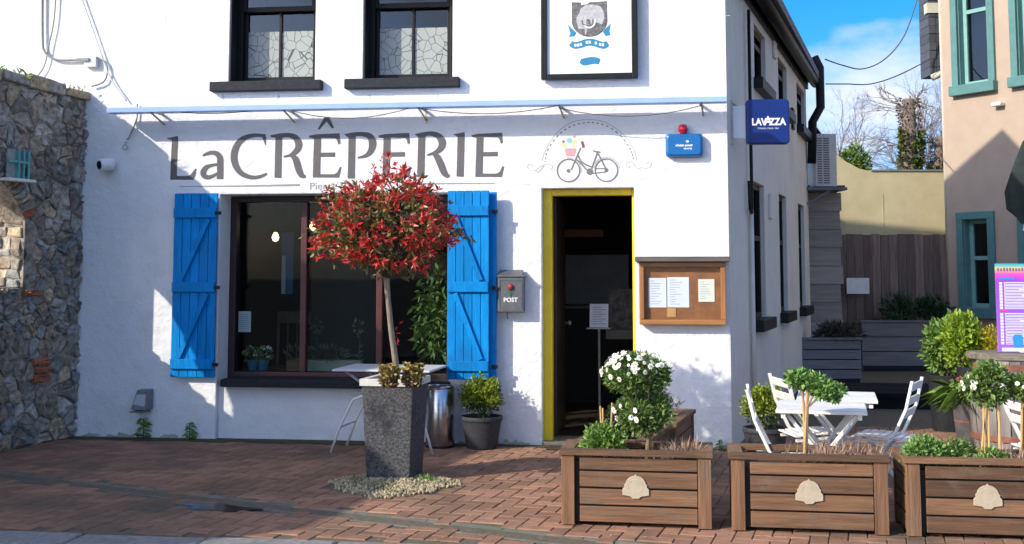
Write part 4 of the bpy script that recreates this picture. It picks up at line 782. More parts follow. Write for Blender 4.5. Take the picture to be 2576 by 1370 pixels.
for k in range(32):                                      # voussoirs round the arch
    t0, t1 = k / 32 + .004, (k + 1) / 32 - .004
    def AP(t, e): s = OS0 + (OS1 - OS0) * t; z = OZS + ORISE * math.sin(math.pi * t) ** .8; a = math.pi * (1 - t); return (s + e * math.cos(a) * .9, z + e * (.35 + .65 * math.sin(a)))
    stone([AP(t0, .0), AP(t1, .0), AP(t1, .15), AP(t0, .15)], random.uniform(.004, .02), M_brk if k in (0, 31) else None, 'voussoir')
for s, z in ((.52, .55), (.50, .62), (.53, .69), (.66, 1.26)): stone([(s - .1, z - .03), (s + .1, z - .03), (s + .1, z + .03), (s - .1, z + .03)], .034, M_brk, 'brick')
# jamb stones lining the reveal
zz = OZ0
while zz < OZS - .02:
    h = random.uniform(.06, .14); h = min(h, OZS - zz); y = -.04
    while y > -WTH + .05:
        l = random.uniform(.07, .20); l = min(l, y + WTH); e = random.uniform(.006, .022)
        m = MB(); m.box(OS0 - .02, OS0 + e, y - l + .006, y - .006, zz + .006, zz + h - .006); m.v = [tuple(TI @ (WM @ (Vector(v) + Vector(rng.normal(size=3) * .009)))) for v in m.v]; m.build('jamb_stone', M_rub, T, bevel=.014); y -= l
    zz += h
s = -.02
while s < 3.2:                                           # rough coping
    w = random.uniform(.2, .42); m = MB(); h = random.uniform(.05, .10); m.box(s + .006, s + w - .006, -WTH - .03, .035, WH - .05, WH - .05 + h + .02 * s); m.v = [tuple(TI @ (WM @ (Vector(v) + Vector((random.gauss(0, .008), random.gauss(0, .008), random.gauss(0, .008)))))) for v in m.v]; m.build('coping_stone', M_rub, T, bevel=.015); s += w
M_moss = pm('dry_moss', (.10, .11, .03), .9, .4, 30, rnd=.5, island=True, trans=.2)
def wl_(s, o, z): return TI @ (WM @ Vector((s, o, z)))
def grass(name, label, s0, s1, n, hgt):
    P = np.array([tuple(WM @ Vector((random.uniform(s0, s1), random.uniform(-.3, .04), WH - .02 + random.uniform(0, .06)))) for _ in range(n)]); D = unit(n); D[:, 2] = np.abs(D[:, 2]) + .7
    tag(leaves(name, P, D, rng.uniform(.3, 1, n) * hgt, .012, M_lv if hgt > .08 else M_moss, None, droop=.25), label, 'weeds')
grass('wall_weeds', 'sunlit green weeds growing on top of the stone wall at the left edge', .8, 1.8, 420, .12); grass('wall_moss', 'dry moss along the top of the stone wall beside the cafe', .05, .9, 500, .045)
# teal and white framed plaque hanging on the stone wall
s0, z0 = WS(22, 458); q = WM @ Vector((s0, .05, z0)); T = thing('wall_plaque', 'small teal and white framed plaque with a shelf on the stone wall', 'plaque', tuple(q), math.atan2(wd.y, wd.x)); M_teal = pm('teal_paint', (.10, .36, .33), .6, .15, 12)
M_whp = pm('white_paint', (.74, .73, .68), .55, .08, 12, bump=.1)
MB().box(-.12, .12, .02, .03, .03, .26).build('back', pm('plaque_grey', (.25, .28, .27), .8, .2, 12), T); m = MB(); m.box(-.12, -.10, .031, .055, .03, .26); m.box(.0, .015, .031, .055, .03, .26); m.box(-.06, -.045, .031, .055, .03, .26); m.box(-.12, .12, .031, .05, .15, .17); m.build('frame', M_teal, T); MB().box(-.16, .16, .0, .09, 0, .022).build('shelf', M_whp, T, bevel=.003); MB().box(-.10, -.06, .032, .045, .05, .12).build('figure', M_black, T)
# weeds at the foot of the front wall
def weed(u, v, label, sz):
    p = F(u, v, -.05); T = thing('wall_weed', label, 'weed', (p.x, -.05, 0), 0, 'weeds at the foot of the wall'); MB().tube([(0, 0, 0), (.004, 0, sz * .5), (0, 0, sz)], .004, 5).build('stem', M_lvd, T)
    n = 22; z = np.linspace(.15, 1, n) * sz; a = np.arange(n) * 2.4; P = np.stack([0 * z, 0 * z, z], 1); D = np.stack([np.cos(a), np.sin(a) * .8, np.full(n, -.12)], 1); leaves('leaves', P, D, sz * (.75 - .4 * z / sz), sz * .2, M_lv, T, droop=.15)
weed(360, 1090, 'green leafy weed under the grey wall lamp', .17); weed(476, 1092, 'green leafy weed at the wall foot below the left shutter', .14); weed(1810, 1118, 'tiny green weed at the right end of the white wall', .08)

# ------------------------------------------------------------------ tall planter with the red standard tree
TP = G(993, 1204); T = thing('tall_planter', 'tall tapered dark granite planter with a pale rim', 'planter', (TP.x, TP.y, 0), R(-5)); PH = .70
M_ham = pm('hammered_granite', (.135, .135, .14), .8, spec=.2, c2=(.018, .018, .02), scale=60, bump=1.0, bscale=55, dirt=(.03, .03, .035), dscale=4); M_rim = pm('pale_stone_rim', (.55, .54, .50), .7, .12, 20, bump=.2)
b0, b1 = .155, .185; m = MB(); nst = 14
for k in range(nst + 1):
    t = k / nst; w = b0 + (b1 - b0) * t; m.v += [(-w, -w, .0 + (PH - .05) * t), (w, -w, (PH - .05) * t), (w, w, (PH - .05) * t), (-w, w, (PH - .05) * t)]
m.f = [(k * 4 + j, k * 4 + (j + 1) % 4, k * 4 + 4 + (j + 1) % 4, k * 4 + 4 + j) for k in range(nst) for j in range(4)] + [(3, 2, 1, 0)]; m.m = [0] * len(m.f); m.build('body', M_ham, T, bevel=.008)
m = MB(); w, wi = .198, .158
vs = [(sx * w, sy * w, PH - .049) for sx, sy in ((-1, -1), (1, -1), (1, 1), (-1, 1))] + [(sx * w, sy * w, PH) for sx, sy in ((-1, -1), (1, -1), (1, 1), (-1, 1))] + [(sx * wi, sy * wi, PH) for sx, sy in ((-1, -1), (1, -1), (1, 1), (-1, 1))] + [(sx * wi, sy * wi, PH - .06) for sx, sy in ((-1, -1), (1, -1), (1, 1), (-1, 1))]
m.add(vs, [(k * 4 + j, k * 4 + (j + 1) % 4, k * 4 + 4 + (j + 1) % 4, k * 4 + 4 + j) for k in range(3) for j in range(4)] + [(3, 2, 1, 0)]); m.build('rim', M_rim, T, bevel=.004)
MB().box(-wi + .001, wi - .001, -wi + .001, wi - .001, PH - .08, PH - .03).build('soil', M_soil, T)
zc = 8.25; fork = A(972, 700, zc); base = Vector((TP.x + .01, TP.y, PH - .03)); cc = A(972, 566, zc)
T = thing('red_tree', 'standard tree with a round crown of red and green leaves', 'tree', tuple(base)); L0 = lambda p: Vector(p) - base
M_bark = pm('grey_bark', (.36, .29, .22), .85, c2=(.22, .17, .13), scale=14, stretch=(3, 3, .6), bump=.5, bscale=30); M_twig = pm('dark_twig', (.07, .045, .03), .85, .3, 20)
trunk = MB(); f_ = L0(fork); trunk.tube([(0, 0, 0), (f_.x * .2 + .004, f_.y * .2, f_.z * .2), (f_.x * .5 - .004, f_.y * .5, f_.z * .5), (f_.x * .85, f_.y * .85, f_.z * .8), tuple(f_)], [.024, .022, .020, .018, .022], 9); trunk.build('trunk', M_bark, T, smooth=True)
C_ = L0(cc); ax = np.array([.46, .43, .345]); m = MB(); tips = []
for k in range(26):
    a = k * 2.4 + random.random(); d = np.array([math.cos(a), math.sin(a), random.uniform(-.25, 1.0)]); d /= np.linalg.norm(d); e = np.array(C_) + d * ax * random.uniform(.7, .92); md_ = np.array(f_) * .45 + e * .55 + np.array([0, 0, -.05]); m.tube([tuple(f_), tuple(np.array(f_) * .75 + md_ * .25 + np.array([0, 0, .01])), tuple(md_), tuple(e)], [.011, .009, .006, .003], 5)
m.build('branches', M_twig, T, smooth=True)
# shoots: whorls of leaves on the outside of the crown
def crown(nsh, per, ln, wd_, rmin, rmax, zlo, zhi, squash=1.0):
    P_, D_, L_2, W_ = [], [], [], []
    while len(P_) < nsh * per:
        d = rng.normal(size=3); d /= np.linalg.norm(d)
        if not zlo <= d[2] <= zhi: continue
        lump = 1 + .16 * math.sin(5 * d[0] + 2) * math.sin(4 * d[1] + 1) + .13 * math.sin(7 * d[2] + 3 * d[0]) + .07 * rng.normal() + (.22 * rng.random() if rng.random() < .07 else 0)
        r = rng.uniform(rmin, rmax) * lump; q_ = 1 - .24 * max(0, d[2]); c = np.array(C_) + d * ax * r * np.array([q_, q_, 1.0 if d[2] > 0 else .97])
        up = d + np.array([0, 0, .22]); up /= np.linalg.norm(up)
        for k in range(per):
            q = up * .8 + rng.normal(size=3) * .68; P_.append(c + up * .02 * rng.random()); D_.append(q); s = rng.uniform(.6, 1.15); L_2.append(ln * s); W_.append(wd_ * s)
    return np.array(P_), np.array(D_), np.array(L_2), np.array(W_)
M_rl = pm('red_leaf', (.72, .055, .045), .36, c2=(.50, .03, .03), scale=20, rnd=.45, island=True, trans=.35); M_gl2 = pm('bronze_green_leaf', (.27, .23, .07), .35, c2=(.14, .12, .035), scale=20, rnd=.5, island=True, trans=.25)
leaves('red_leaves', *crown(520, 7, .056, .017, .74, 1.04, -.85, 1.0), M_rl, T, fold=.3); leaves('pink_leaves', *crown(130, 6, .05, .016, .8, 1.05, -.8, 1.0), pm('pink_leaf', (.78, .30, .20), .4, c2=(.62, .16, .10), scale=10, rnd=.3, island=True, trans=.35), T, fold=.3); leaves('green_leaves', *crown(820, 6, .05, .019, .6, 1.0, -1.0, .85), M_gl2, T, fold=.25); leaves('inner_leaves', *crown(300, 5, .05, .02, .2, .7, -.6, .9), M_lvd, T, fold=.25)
n = 14; P = np.array([(.012 * math.cos(k) , .012 * math.sin(k), .12 + .3 * k / n) for k in range(n)]); leaves('trunk_leaves', P, unit(n) * .6 + np.array([0, -.3, .1]), .035, .016, M_rl, T)
# succulents in the planter
def succ(u, v, label, k):
    p = A(u, v, 8.1 if k else 8.15); T = thing('succulent', label, 'succulent', (p.x, p.y - .02 * k, PH - .035)); M_su = pm('succulent_leaf', (.36, .40, .08), .4, c2=(.38, .15, .06), scale=8, rnd=.35, island=True, trans=.15); m = MB()
    Ps, Ds, Ls = [], [], []
    for j in range(24):
        a = j * 2.4; r = .06 * math.sqrt(j / 24); top = (r * math.cos(a) * 1.1, r * math.sin(a), .04 + .10 * random.random()); m.tube([(r * .9 * math.cos(a), r * .9 * math.sin(a), 0), top], .006, 5)
        for i in range(16): b = i * 2.4; Ps.append(top); Ds.append((math.cos(b), math.sin(b), .25 + i * .06)); Ls.append(.034)
        for i in range(6): b = i * 2.4 + j; Ps.append((top[0], top[1], top[2] * (.2 + .14 * i))); Ds.append((math.cos(b), math.sin(b), .3)); Ls.append(.028)
    m.build('stems', M_twig, T); leaves('rosettes', Ps, Ds, Ls, .022, M_su, T, fold=.35)
succ(980, 925, 'reddish green succulent against the trunk of the red tree', 1); succ(1038, 925, 'rounder succulent at the right back of the tall planter', 0)
# gravel bed
GT = bpy.data.objects.new('gravel_bed', None); col.objects.link(GT); GT.location = (GRV.x, GRV.y, 0)
M_grv = pm('pale_gravel', (.46, .38, .23), .9, c2=(.28, .24, .15), scale=20, rnd=.5, island=True, dirt=(.14, .13, .05), dscale=5, dpos=(.5, .7))
m = MB(); base_ico = bmesh.new(); bmesh.ops.create_icosphere(base_ico, subdivisions=1, radius=1); iv = [v.co.copy() for v in base_ico.verts]; if_ = [tuple(v.index for v in f.verts) for f in base_ico.faces]; base_ico.free()
for k in range(1900):
    a = random.random() * 6.283; r = GR * math.sqrt(random.random()) * (1 + .12 * math.sin(3 * a) + .05 * math.sin(7 * a)); s = random.uniform(.005, .012); E = Euler((random.random() * 6, random.random() * 6, random.random() * 6)).to_matrix()
    m.add([E @ Vector((v.x * s * 1.3, v.y * s, v.z * s * .8)) + Vector((r * math.cos(a) * 1.05, r * math.sin(a), .004 + .022 * (1 - (r / GR) ** 2) + random.uniform(-.004, .008))) for v in iv], if_)
tag(m.build('pebbles', M_grv, GT), kind='stuff'); tag(GT, kind='stuff'); MB().lathe([(GR * 1.02, -.012), (GR * .98, .001), (GR * .5, .012), (.003, .018)], 40).build('bedding', M_sand, GT)
p = G(1072, 1216); T = thing('gravel_weed', 'small bright green weed growing in the gravel by the tall planter', 'weed', (p.x, p.y, .01)); n = 90; P = rng.normal(size=(n, 3)) * np.array([.035, .03, .004]); D = unit(n); D[:, 2] = abs(D[:, 2]) * .9 + .3; leaves('leaves', P, D, .05, .012, M_lv, T)
# steel bin, boxwood pots, bistro table under the window
p = G(1121, 1113); T = thing('steel_bin', 'brushed steel cylinder bin standing beside the tall planter', 'bin', (p.x, -.17, 0)); M_ss = pm('brushed_steel', (.50, .50, .52), .22, .1, 3, metal=1.0, stretch=(1, 1, 40), bump=.05, bscale=4)
MB().lathe([(.118, .012), (.118, .49), (.112, .5), (.105, .5), (.10, .46), (.003, .45)], 40).build('body', M_ss, T, smooth=True, bevel=.002); MB().lathe([(.122, 0), (.122, .014), (.116, .02)], 40).build('base_ring', M_black, T); MB().lathe([(.120, .475), (.121, .49), (.119, .492)], 40).build('rim', M_ss, T)
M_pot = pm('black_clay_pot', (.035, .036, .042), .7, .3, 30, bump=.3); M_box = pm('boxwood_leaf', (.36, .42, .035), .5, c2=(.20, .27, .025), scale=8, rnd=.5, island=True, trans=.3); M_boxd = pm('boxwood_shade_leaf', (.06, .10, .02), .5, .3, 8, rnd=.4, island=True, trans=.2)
def boxwood(p, label, s=1.0, tall=1.0):
    T = thing('boxwood_pot', label, 'potted shrub', (p.x, p.y, 0), 0, 'clipped boxwoods in black pots'); r = .165 * s; h = .26 * s * tall
    MB().lathe([(r * .72, 0), (r * .78, h * .1), (r * .97, h * .8), (r * 1.0, h * .86), (r * 1.05, h * .88), (r * 1.05, h), (r * .93, h), (r * .9, h * .9)], 30).build('pot', M_pot, T, smooth=True, bevel=.003); MB().lathe([(r * .9, h * .88), (.003, h * .9)], 20).build('soil', M_soil, T)
    c = (0, 0, h + .15 * s); Ps, Ds = [], []
    for k in range(130):
        d = unit(1)[0]; d[2] = abs(d[2]) * 1.1 - .35; d /= np.linalg.norm(d); tip = np.array(c) + d * np.array([.185, .185, .175]) * s * random.uniform(.75, 1.08)
        for i in range(26): t = random.uniform(.45, 1); Ps.append(np.array(c) * (1 - t) + tip * t + rng.normal(size=3) * .012 * s); Ds.append(d + rng.normal(size=3) * .7 + np.array([0, 0, .5]))
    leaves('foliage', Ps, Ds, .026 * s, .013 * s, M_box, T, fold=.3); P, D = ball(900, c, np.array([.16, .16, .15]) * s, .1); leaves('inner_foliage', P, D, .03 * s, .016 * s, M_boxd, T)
    m = MB(); [m.tube([(0, 0, h * .85), (.05 * s * math.cos(k), .05 * s * math.sin(k), h + .08)], .005, 5) for k in range(5)]; m.build('stems', M_twig, T)
boxwood(Vector((F(1212, 1080, -.2).x, -.2, 0)), 'bright green clipped boxwood in a round black pot beside the steel bin'); boxwood(Vector((F(1925, 1080, -.62).x, -.62, 0)), 'boxwood in a black pot behind the white chairs by the side wall', 1.0, 1.0)
M_wt = pm('white_slats', (.78, .77, .73), .55, c2=(.68, .67, .62), scale=10, bump=.2, rnd=.06); M_tblm = pm('pale_grey_table', (.56, .57, .58), .45, .06, 8)
TC = A(980, 925, 9.75); T = thing('bistro_table', 'pale grey folding table behind the tall planter under the window', 'table', (TC.x, -.42, 0), R(-3)); tz = .665
MB().box(-.40, .40, -.29, .29, tz - .018, tz).build('table_top', M_tblm, T, bevel=.006); 
for sy in (-.2, .2): MB().tube([(-.46, sy, 0), (-.44, sy, .12), (-.38, sy, .30), (.1, sy, .48), (.34, sy, tz - .02)] if False else [(-.43, sy, 0), (-.36, sy, .2), (-.25, sy, .42), (.34, sy, tz - .02)], .011, 7).build('leg', M_whp, T, smooth=True); MB().tube([(.40, sy + .025, 0), (.34, sy + .025, .2), (-.33, sy + .025, tz - .02)], .011, 7).build('leg', M_tblm, T, smooth=True)
MB().tube([(-.36, -.2, .2), (-.36, .2, .2)], .008, 6).build('stretcher', M_whp, T)

# ------------------------------------------------------------------ wooden planters
PWD = wood('planter_wood', (.20, .102, .05), (.085, .044, .023), 'X', .42, .85, .8, dirt=(.15, .105, .072), dpos=(.54, .74)); PWZ = wood('planter_post', (.20, .102, .05), (.085, .044, .023), 'Z', .42, .85, .8, dirt=(.15, .105, .072), dpos=(.54, .74)); PWY = wood('planter_rail', (.22, .12, .06), (.12, .066, .034), 'Y', .18, .75, .4)
M_badge = pm('badge_cream', (.42, .345, .245), .6, .1, 30)
PW, PD, PHt = .424, .205, .43
def planter_tree(label, badge=True):
    T = thing('wooden_planter', label, 'planter', (0, 0, 0), 0, 'brown slatted wooden planters'); pw = .075
    for sx in (-1, 1):
        for sy in (-1, 1): MB().box(sx * PW - (pw if sx > 0 else 0), sx * PW + (0 if sx > 0 else pw), sy * PD - (.04 if sy > 0 else 0), sy * PD + (0 if sy > 0 else .04), .005, PHt - .035).build('corner_post', PWZ, T, bevel=.003)
    zz = [.025, .122, .219, .316]
    for i, z in enumerate(zz):
        for sy in (-1, 1): MB().box(-PW + .105, PW - .078, sy * PD - (.024 if sy > 0 else -.006), sy * PD + (.024 if sy < 0 else -.006), z, z + (.086 if i < 3 else .066)).build('slat', PWD, T, bevel=.004) if sy < 0 else MB().box(-PW + .078, PW - .078, PD - .024, PD - .006, z, z + .086 if i < 3 else z + .066).build('slat', PWD, T, bevel=.004)
        for sx in (-1, 1): MB().box(sx * PW - (.024 if sx > 0 else -.006), sx * PW + (.024 if sx < 0 else -.006), -PD + .045, PD - .045, z, z + (.086 if i < 3 else .066)).build('slat', PWY, T, bevel=.004)
    MB().box(-PW + .03, PW - .03, -PD + .03, PD - .03, .02, PHt - .10).build('liner', M_black, T)
    MB().box(-PW + .031, PW - .031, -PD + .031, PD - .031, PHt - .099, PHt - .075).build('soil', M_soil, T)
    r = .068
    for sy in (-1, 1): MB().box(-PW - .012, PW + .012, min(sy * (PD + .014), sy * (PD - r)), max(sy * (PD + .014), sy * (PD - r)), PHt - .034, PHt - .004).build('rim_board', PWD, T, bevel=.004)
    for sx in (-1, 1): MB().box(min(sx * (PW + .012), sx * (PW - r)), max(sx * (PW + .012), sx * (PW - r)), -PD + r + .001, PD - r - .001, PHt - .034, PHt - .0055).build('rim_board', PWY, T, bevel=.004)
    if badge:
        out = [(-.075, -.045), (-.075, -.012), (-.062, .002), (-.066, .012)] + [(.058 * math.cos(a), .012 + .052 * math.sin(a)) for a in np.linspace(math.pi - .15, .15, 12)] + [(.066, .012), (.062, .002), (.075, -.012), (.075, -.045), (.03, -.052), (.018, -.064), (-.018, -.064), (-.03, -.052)]
        out.insert(10, (0, .073)); m = MB(); m.prism([(a, -PD - .004, .225 + b) for a, b in out], (0, 0, 0), (0, .008, 0)); o = m.build('badge', M_badge, T, bevel=.002)
        ring_ = MB(); ring_.tube([(.042 * math.cos(a), -PD - .005, .232 + .036 * math.sin(a)) for a in np.linspace(0, 6.283, 24)], .0010, 4); ring_.build('badge_ring', pm('badge_line', (.55, .48, .35), .7, .1, 10), o)
    return T
pl0 = planter_tree('slatted wooden planter with cream badge, leftmost of the front row')
def put(T, x, y, rz, label=None):
    T.location = (x, y, 0); T.rotation_euler = (0, 0, rz)
    if label: T['label'] = label
    return T
def front(u0, v0, u1, v1):
    a, b = G(u0, v0), G(u1, v1); d = (b - a).normalized(); n_ = Vector((-d.y, d.x, 0)); c = a + d * (PW + .012) + n_ * PD; return c.x, c.y, math.atan2(d.y, d.x), c
pA = front(1407, 1322, 1789, 1335); pD = front(1836, 1337, 2233, 1350); pE = front(2278, 1352, 2672, 1364)
print('planters', pA, pD, pE)
plD = copy_tree(pl0); plE = copy_tree(pl0)
put(pl0, *pA[:3]); put(plD, *pD[:3], 'slatted wooden planter with cream badge in front of the white table'); put(plE, *pE[:3], 'slatted wooden planter with cream badge cut off by the right edge')
plB = planter_tree('slatted wooden planter turned sideways directly behind the leftmost front planter', False); plC = copy_tree(plB)
ad = Vector((math.sin(R(9.5)), math.cos(R(9.5)), 0)); bB = (G(1455, 1106, PHt) + G(1622, 1108, PHt)) / 2 + ad * (PW + .02); rzB = math.atan2(ad.y, ad.x)
put(plB, bB.x, bB.y, rzB); bC = bB + ad * (2 * PW + .06) + Vector((.03, 0, 0)); put(plC, bC.x, bC.y, rzB, 'slatted wooden planter turned sideways, rearmost towards the white wall')
def on(p, lx, ly): c, s_ = math.cos(p[2]), math.sin(p[2]); return Vector((p[0] + lx * c - ly * s_, p[1] + lx * s_ + ly * c, PHt - .08))
# plants for the planters
M_cane = pm('bamboo_cane', (.52, .33, .13), .5, .15, 20, stretch=(3, 3, 1)); M_stem = pm('woody_stem', (.30, .20, .11), .85, .2, 20); M_hea = pm('dry_heather', (.36, .24, .17), .85, .25, 10, rnd=.4, island=True, trans=.15); M_dpt = pm('petal_cream', (.82, .82, .74), .6, .05, 10); M_ctr = pm('flower_centre', (.55, .45, .12), .7, .1, 10); M_mar = pm('marguerite_leaf', (.21, .30, .07), .55, c2=(.09, .18, .04), scale=6, rnd=.5, island=True, trans=.25)
def flower_mesh(name, r, n=9):
    m = MB()
    for k in range(n):
        a = 2 * math.pi * k / n; c, s_ = math.cos(a), math.sin(a); q = Vector((-s_, c, 0)) * r * .27; d = Vector((c, s_, 0)); m.add([d * r * .2, d * r * .65 + q, d * r + Vector((0, 0, -.1 * r)), d * r * .65 - q], [(0, 3, 2, 1)], 0)
    m.add([(r * .28 * math.cos(t), r * .28 * math.sin(t), .10 * r) for t in np.linspace(0, 6.283, 8, endpoint=False)] + [(0, 0, r * .2)], [(i, (i + 1) % 8, 8) for i in range(8)], 1)
    me = bpy.data.meshes.new(name); me.from_pydata(m.v, [], m.f); me.materials.append(M_dpt); me.materials.append(M_ctr); me.polygons.foreach_set('material_index', m.m); me.update(); return me
FL = flower_mesh('flower', .021)
def flowers(T, n, c, r, zmin=-1, s=(.45, 1.15), bias=(-.35, -.7, .45)):
    k = 0
    while k < n:
        d = unit(1)[0] + np.array(bias); d /= np.linalg.norm(d)
        if d[2] < zmin: continue
        o = obj('flower', FL, T); o.location = np.array(c) + d * np.array(r) * 1.04; o.rotation_euler = Vector(d + rng.normal(size=3) * .45).to_track_quat('Z', 'Y').to_euler(); q = random.uniform(*s); o.scale = (q, q, q); k += 1
def tufts(name, P0, n, hgt, spread, mat, T, w=.010, lean=.35):
    P = np.array(P0) + rng.normal(size=(n, 3)) * np.array([spread[0], spread[1], .002]); D = rng.normal(size=(n, 3)) * lean; D[:, 2] = 1; return leaves(name, P, D, rng.uniform(.4, 1, n) * hgt, w, mat, T, fold=.2)
def shrub(name, label, p, r, n, mat, ln, wd_, h0=None, cat='shrub', stems=True, group=None):
    T = thing(name, label, cat, tuple(p), 0, group); c = (0, 0, (h0 if h0 is not None else r[2] * .8)); Ps, Ds = [], []
    nb = max(5, n // 90); blobs = [(np.array(c) + unit(1)[0] * np.array(r) * random.uniform(.25, .62), random.uniform(.4, .62)) for _ in range(nb)]
    for k in range(n): b, q = random.choice(blobs); d = unit(1)[0]; Ps.append(b + d * np.array(r) * q * random.uniform(.5, 1)); Ds.append(d + np.array([0, 0, .35]) + rng.normal(size=3) * .4)
    leaves('foliage', Ps, Ds, ln, wd_, mat, T, fold=.3)
    if stems:
        m = MB(); [m.tube([(0, 0, 0), tuple(b)], .005, 5) for b, q in blobs[:8]]; m.build('stems', M_stem, T)
    return T
# marguerite standard in the left planter (two tiers of daisies)
p = on(pA, .06, -.02); T = thing('marguerite_standard', 'two-tier marguerite bush with white daisies in the left planter', 'flowering shrub', tuple(p)); s_sc = 3000 / 6.75
MB().tube([(0, 0, 0), (.004, 0, .15), (0, .0, .40), (-.03, .02, .62)], [.016, .013, .013, .010], 8).build('stem', M_stem, T, smooth=True); MB().tube([(.03, .02, 0), (.01, .0, .3)], .006, 6).build('cane', M_cane, T)
def tier(c, r, n): 
    Ps, Ds = [], []; blobs = [(np.array(c) + unit(1)[0] * np.array(r) * random.uniform(.35, .66), random.uniform(.36, .52)) for _ in range(26)]
    for k in range(n): b, q = random.choice(blobs); d = unit(1)[0]; Ps.append(b + d * np.array(r) * q * random.uniform(.4, 1)); Ds.append(d + rng.normal(size=3) * .6 + np.array([0, 0, .2]))
    return Ps, Ds
c1, r1 = (-.025, 0, .275), (.175, .17, .125); c2_, r2 = (-.055, 0, .50), (.205, .19, .125)
Ps, Ds = tier(c1, r1, 9500); leaves('lower_foliage', Ps, Ds, .032, .011, M_mar, T); Ps, Ds = tier(c2_, r2, 10500); leaves('upper_foliage', Ps, Ds, .032, .011, M_mar, T)
flowers(T, 55, c2_, r2, -.2); flowers(T, 12, c1, r1, -.6, bias=(-.9, -.8, -.1))
m = MB(); [m.tube([(-.0, 0, .2), tuple(np.array(c2_) + unit(1)[0] * np.array(r2) * .7)], .004, 5) for _ in range(10)]; m.build('twigs', M_stem, T)
shrub('parsley_clump', 'bushy green clump in the left end of the leftmost planter', on(pA, -.20, -.02), (.14, .11, .11), 1500, M_lv, .03, .016, .10)
T = thing('heather_tuft', 'dry brown heather tuft right of the marguerite stem', 'heather', tuple(on(pA, .27, -.03))); tufts('sprigs', (0, 0, 0), 420, .15, (.06, .035), M_hea, T, .008, .6)
T = thing('heather_tuft', 'low dry brown heather in the left front corner below the green clump', 'heather', tuple(on(pA, -.18, -.12))); tufts('sprigs', (0, 0, 0), 280, .10, (.07, .02), M_hea, T, .008, .5)
def onB(b, l, q): return Vector((b.x + ad.x * l + ad.y * q, b.y + ad.y * l - ad.x * q, PHt - .08))
shrub('green_clump', 'low green plant between bamboo canes in the sideways planter', onB(bB, -.1, -.02), (.15, .13, .15), 1100, M_lvd, .035, .014, .12)
T = thing('plant_canes', 'short bundle of yellow canes sticking up in the sideways planter', 'canes', tuple(onB(bB, -.25, -.08))); [MB().tube([(.03 * math.cos(k * 2), .03 * math.sin(k * 2), 0), (.045 * math.cos(k * 2), .045 * math.sin(k * 2), .22 + .02 * k)], .006, 6).build('cane', M_cane, T) for k in range(4)]
shrub('lavender_clump', 'dull dark lavender clump in the rearmost sideways planter', onB(bC, .0, .0), (.20, .15, .17), 1500, pm('lavender_leaf', (.13, .11, .09), .7, .3, 8, rnd=.5, island=True), .04, .008, .16)
# middle planter: lollipop shrubs on canes and heather
def lolly(P, label, heads, hz_, canes, mat, flow=0, r=.085):
    T = thing('lollipop_shrub', label, 'shrub', tuple(P)); 
    for (a, b, c, d) in canes: MB().tube([(a, .0, 0), (b, c, d)], .007, 7).build('cane', M_cane, T)
    m = MB(); 
    for h in heads: m.tube([(0, .01, 0), (h[0] * .1, .01, hz_ * .8), (h[0] * .5, h[1] * .6, h[2] * .92), tuple(h)], [.008, .007, .006, .004], 6)
    m.build('stem', M_stem, T, smooth=True)
    for h in heads:
        Ps, Ds = tier(h, (r, r, r * .75), 900); leaves('foliage', Ps, Ds, .036, .019, mat, T)
    if flow: flowers(T, flow, heads[0], (r, r, r * .8), -.4, (.45, .95), (-.3, -.8, .3))
    return T
M_kale = pm('kale_leaf', (.24, .40, .10), .55, c2=(.13, .26, .06), scale=8, rnd=.45, island=True, trans=.25)
lolly(on(pD, .0, -.06), 'lollipop shrub with two green heads on canes in the middle planter', [(-.035, .02, .475), (.10, -.01, .43), (.155, .02, .41), (.06, .02, .455)], .40, [(-.015, .015, .01, .42), (-.005, -.01, .02, .46)], M_kale, 0, .072)
T = thing('heather_tuft', 'dry pinkish heather tuft in the middle planter', 'heather', tuple(on(pD, .20, -.03))); tufts('sprigs', (0, 0, 0), 700, .15, (.10, .045), M_hea, T, .008, .6)
# right planter
shrub('sedum_clump', 'lumpy bright green clump spilling over the left of the right planter', on(pE, -.30, -.06), (.15, .12, .09), 1900, M_kale, .026, .016, .09)
shrub('sedum_clump', 'duller green clump in the middle of the right planter', on(pE, -.12, -.02), (.13, .1, .08), 1000, M_mar, .028, .012, .08)
lolly(on(pE, .03, -.05), 'white-flowered standard on crossed canes in the right planter', [(-.02, .02, .46), (.05, .03, .52), (.04, .02, .40)], .38, [(-.03, .02, .0, .40), (.0, -.0, .0, .36), (.02, .03, .01, .33)], M_mar, 10, .095)
T = thing('bamboo_cane', 'single tall bamboo cane standing in the right planter', 'cane', tuple(on(pE, .105, -.06))); MB().tube([(0, 0, 0), (.004, 0, .25), (-.004, 0, .50)], .0085, 8).build('cane', M_cane, T)
shrub('sedum_clump', 'small green leaves at the foot of the tall bamboo cane', on(pE, .06, -.08), (.11, .06, .06), 600, M_kale, .03, .014, .06)
lolly(on(pE, .25, .0), 'white-flowered standard at the right edge of the photo', [(.0, .0, .44), (.06, .0, .47)], .36, [(-.02, .0, .0, .38)], M_mar, 9, .09)
T = thing('heather_tuft', 'dry heather tuft at the right edge in the right planter', 'heather', tuple(on(pE, .22, -.08))); tufts('sprigs', (0, 0, 0), 340, .14, (.06, .035), M_hea, T, .008, .55)

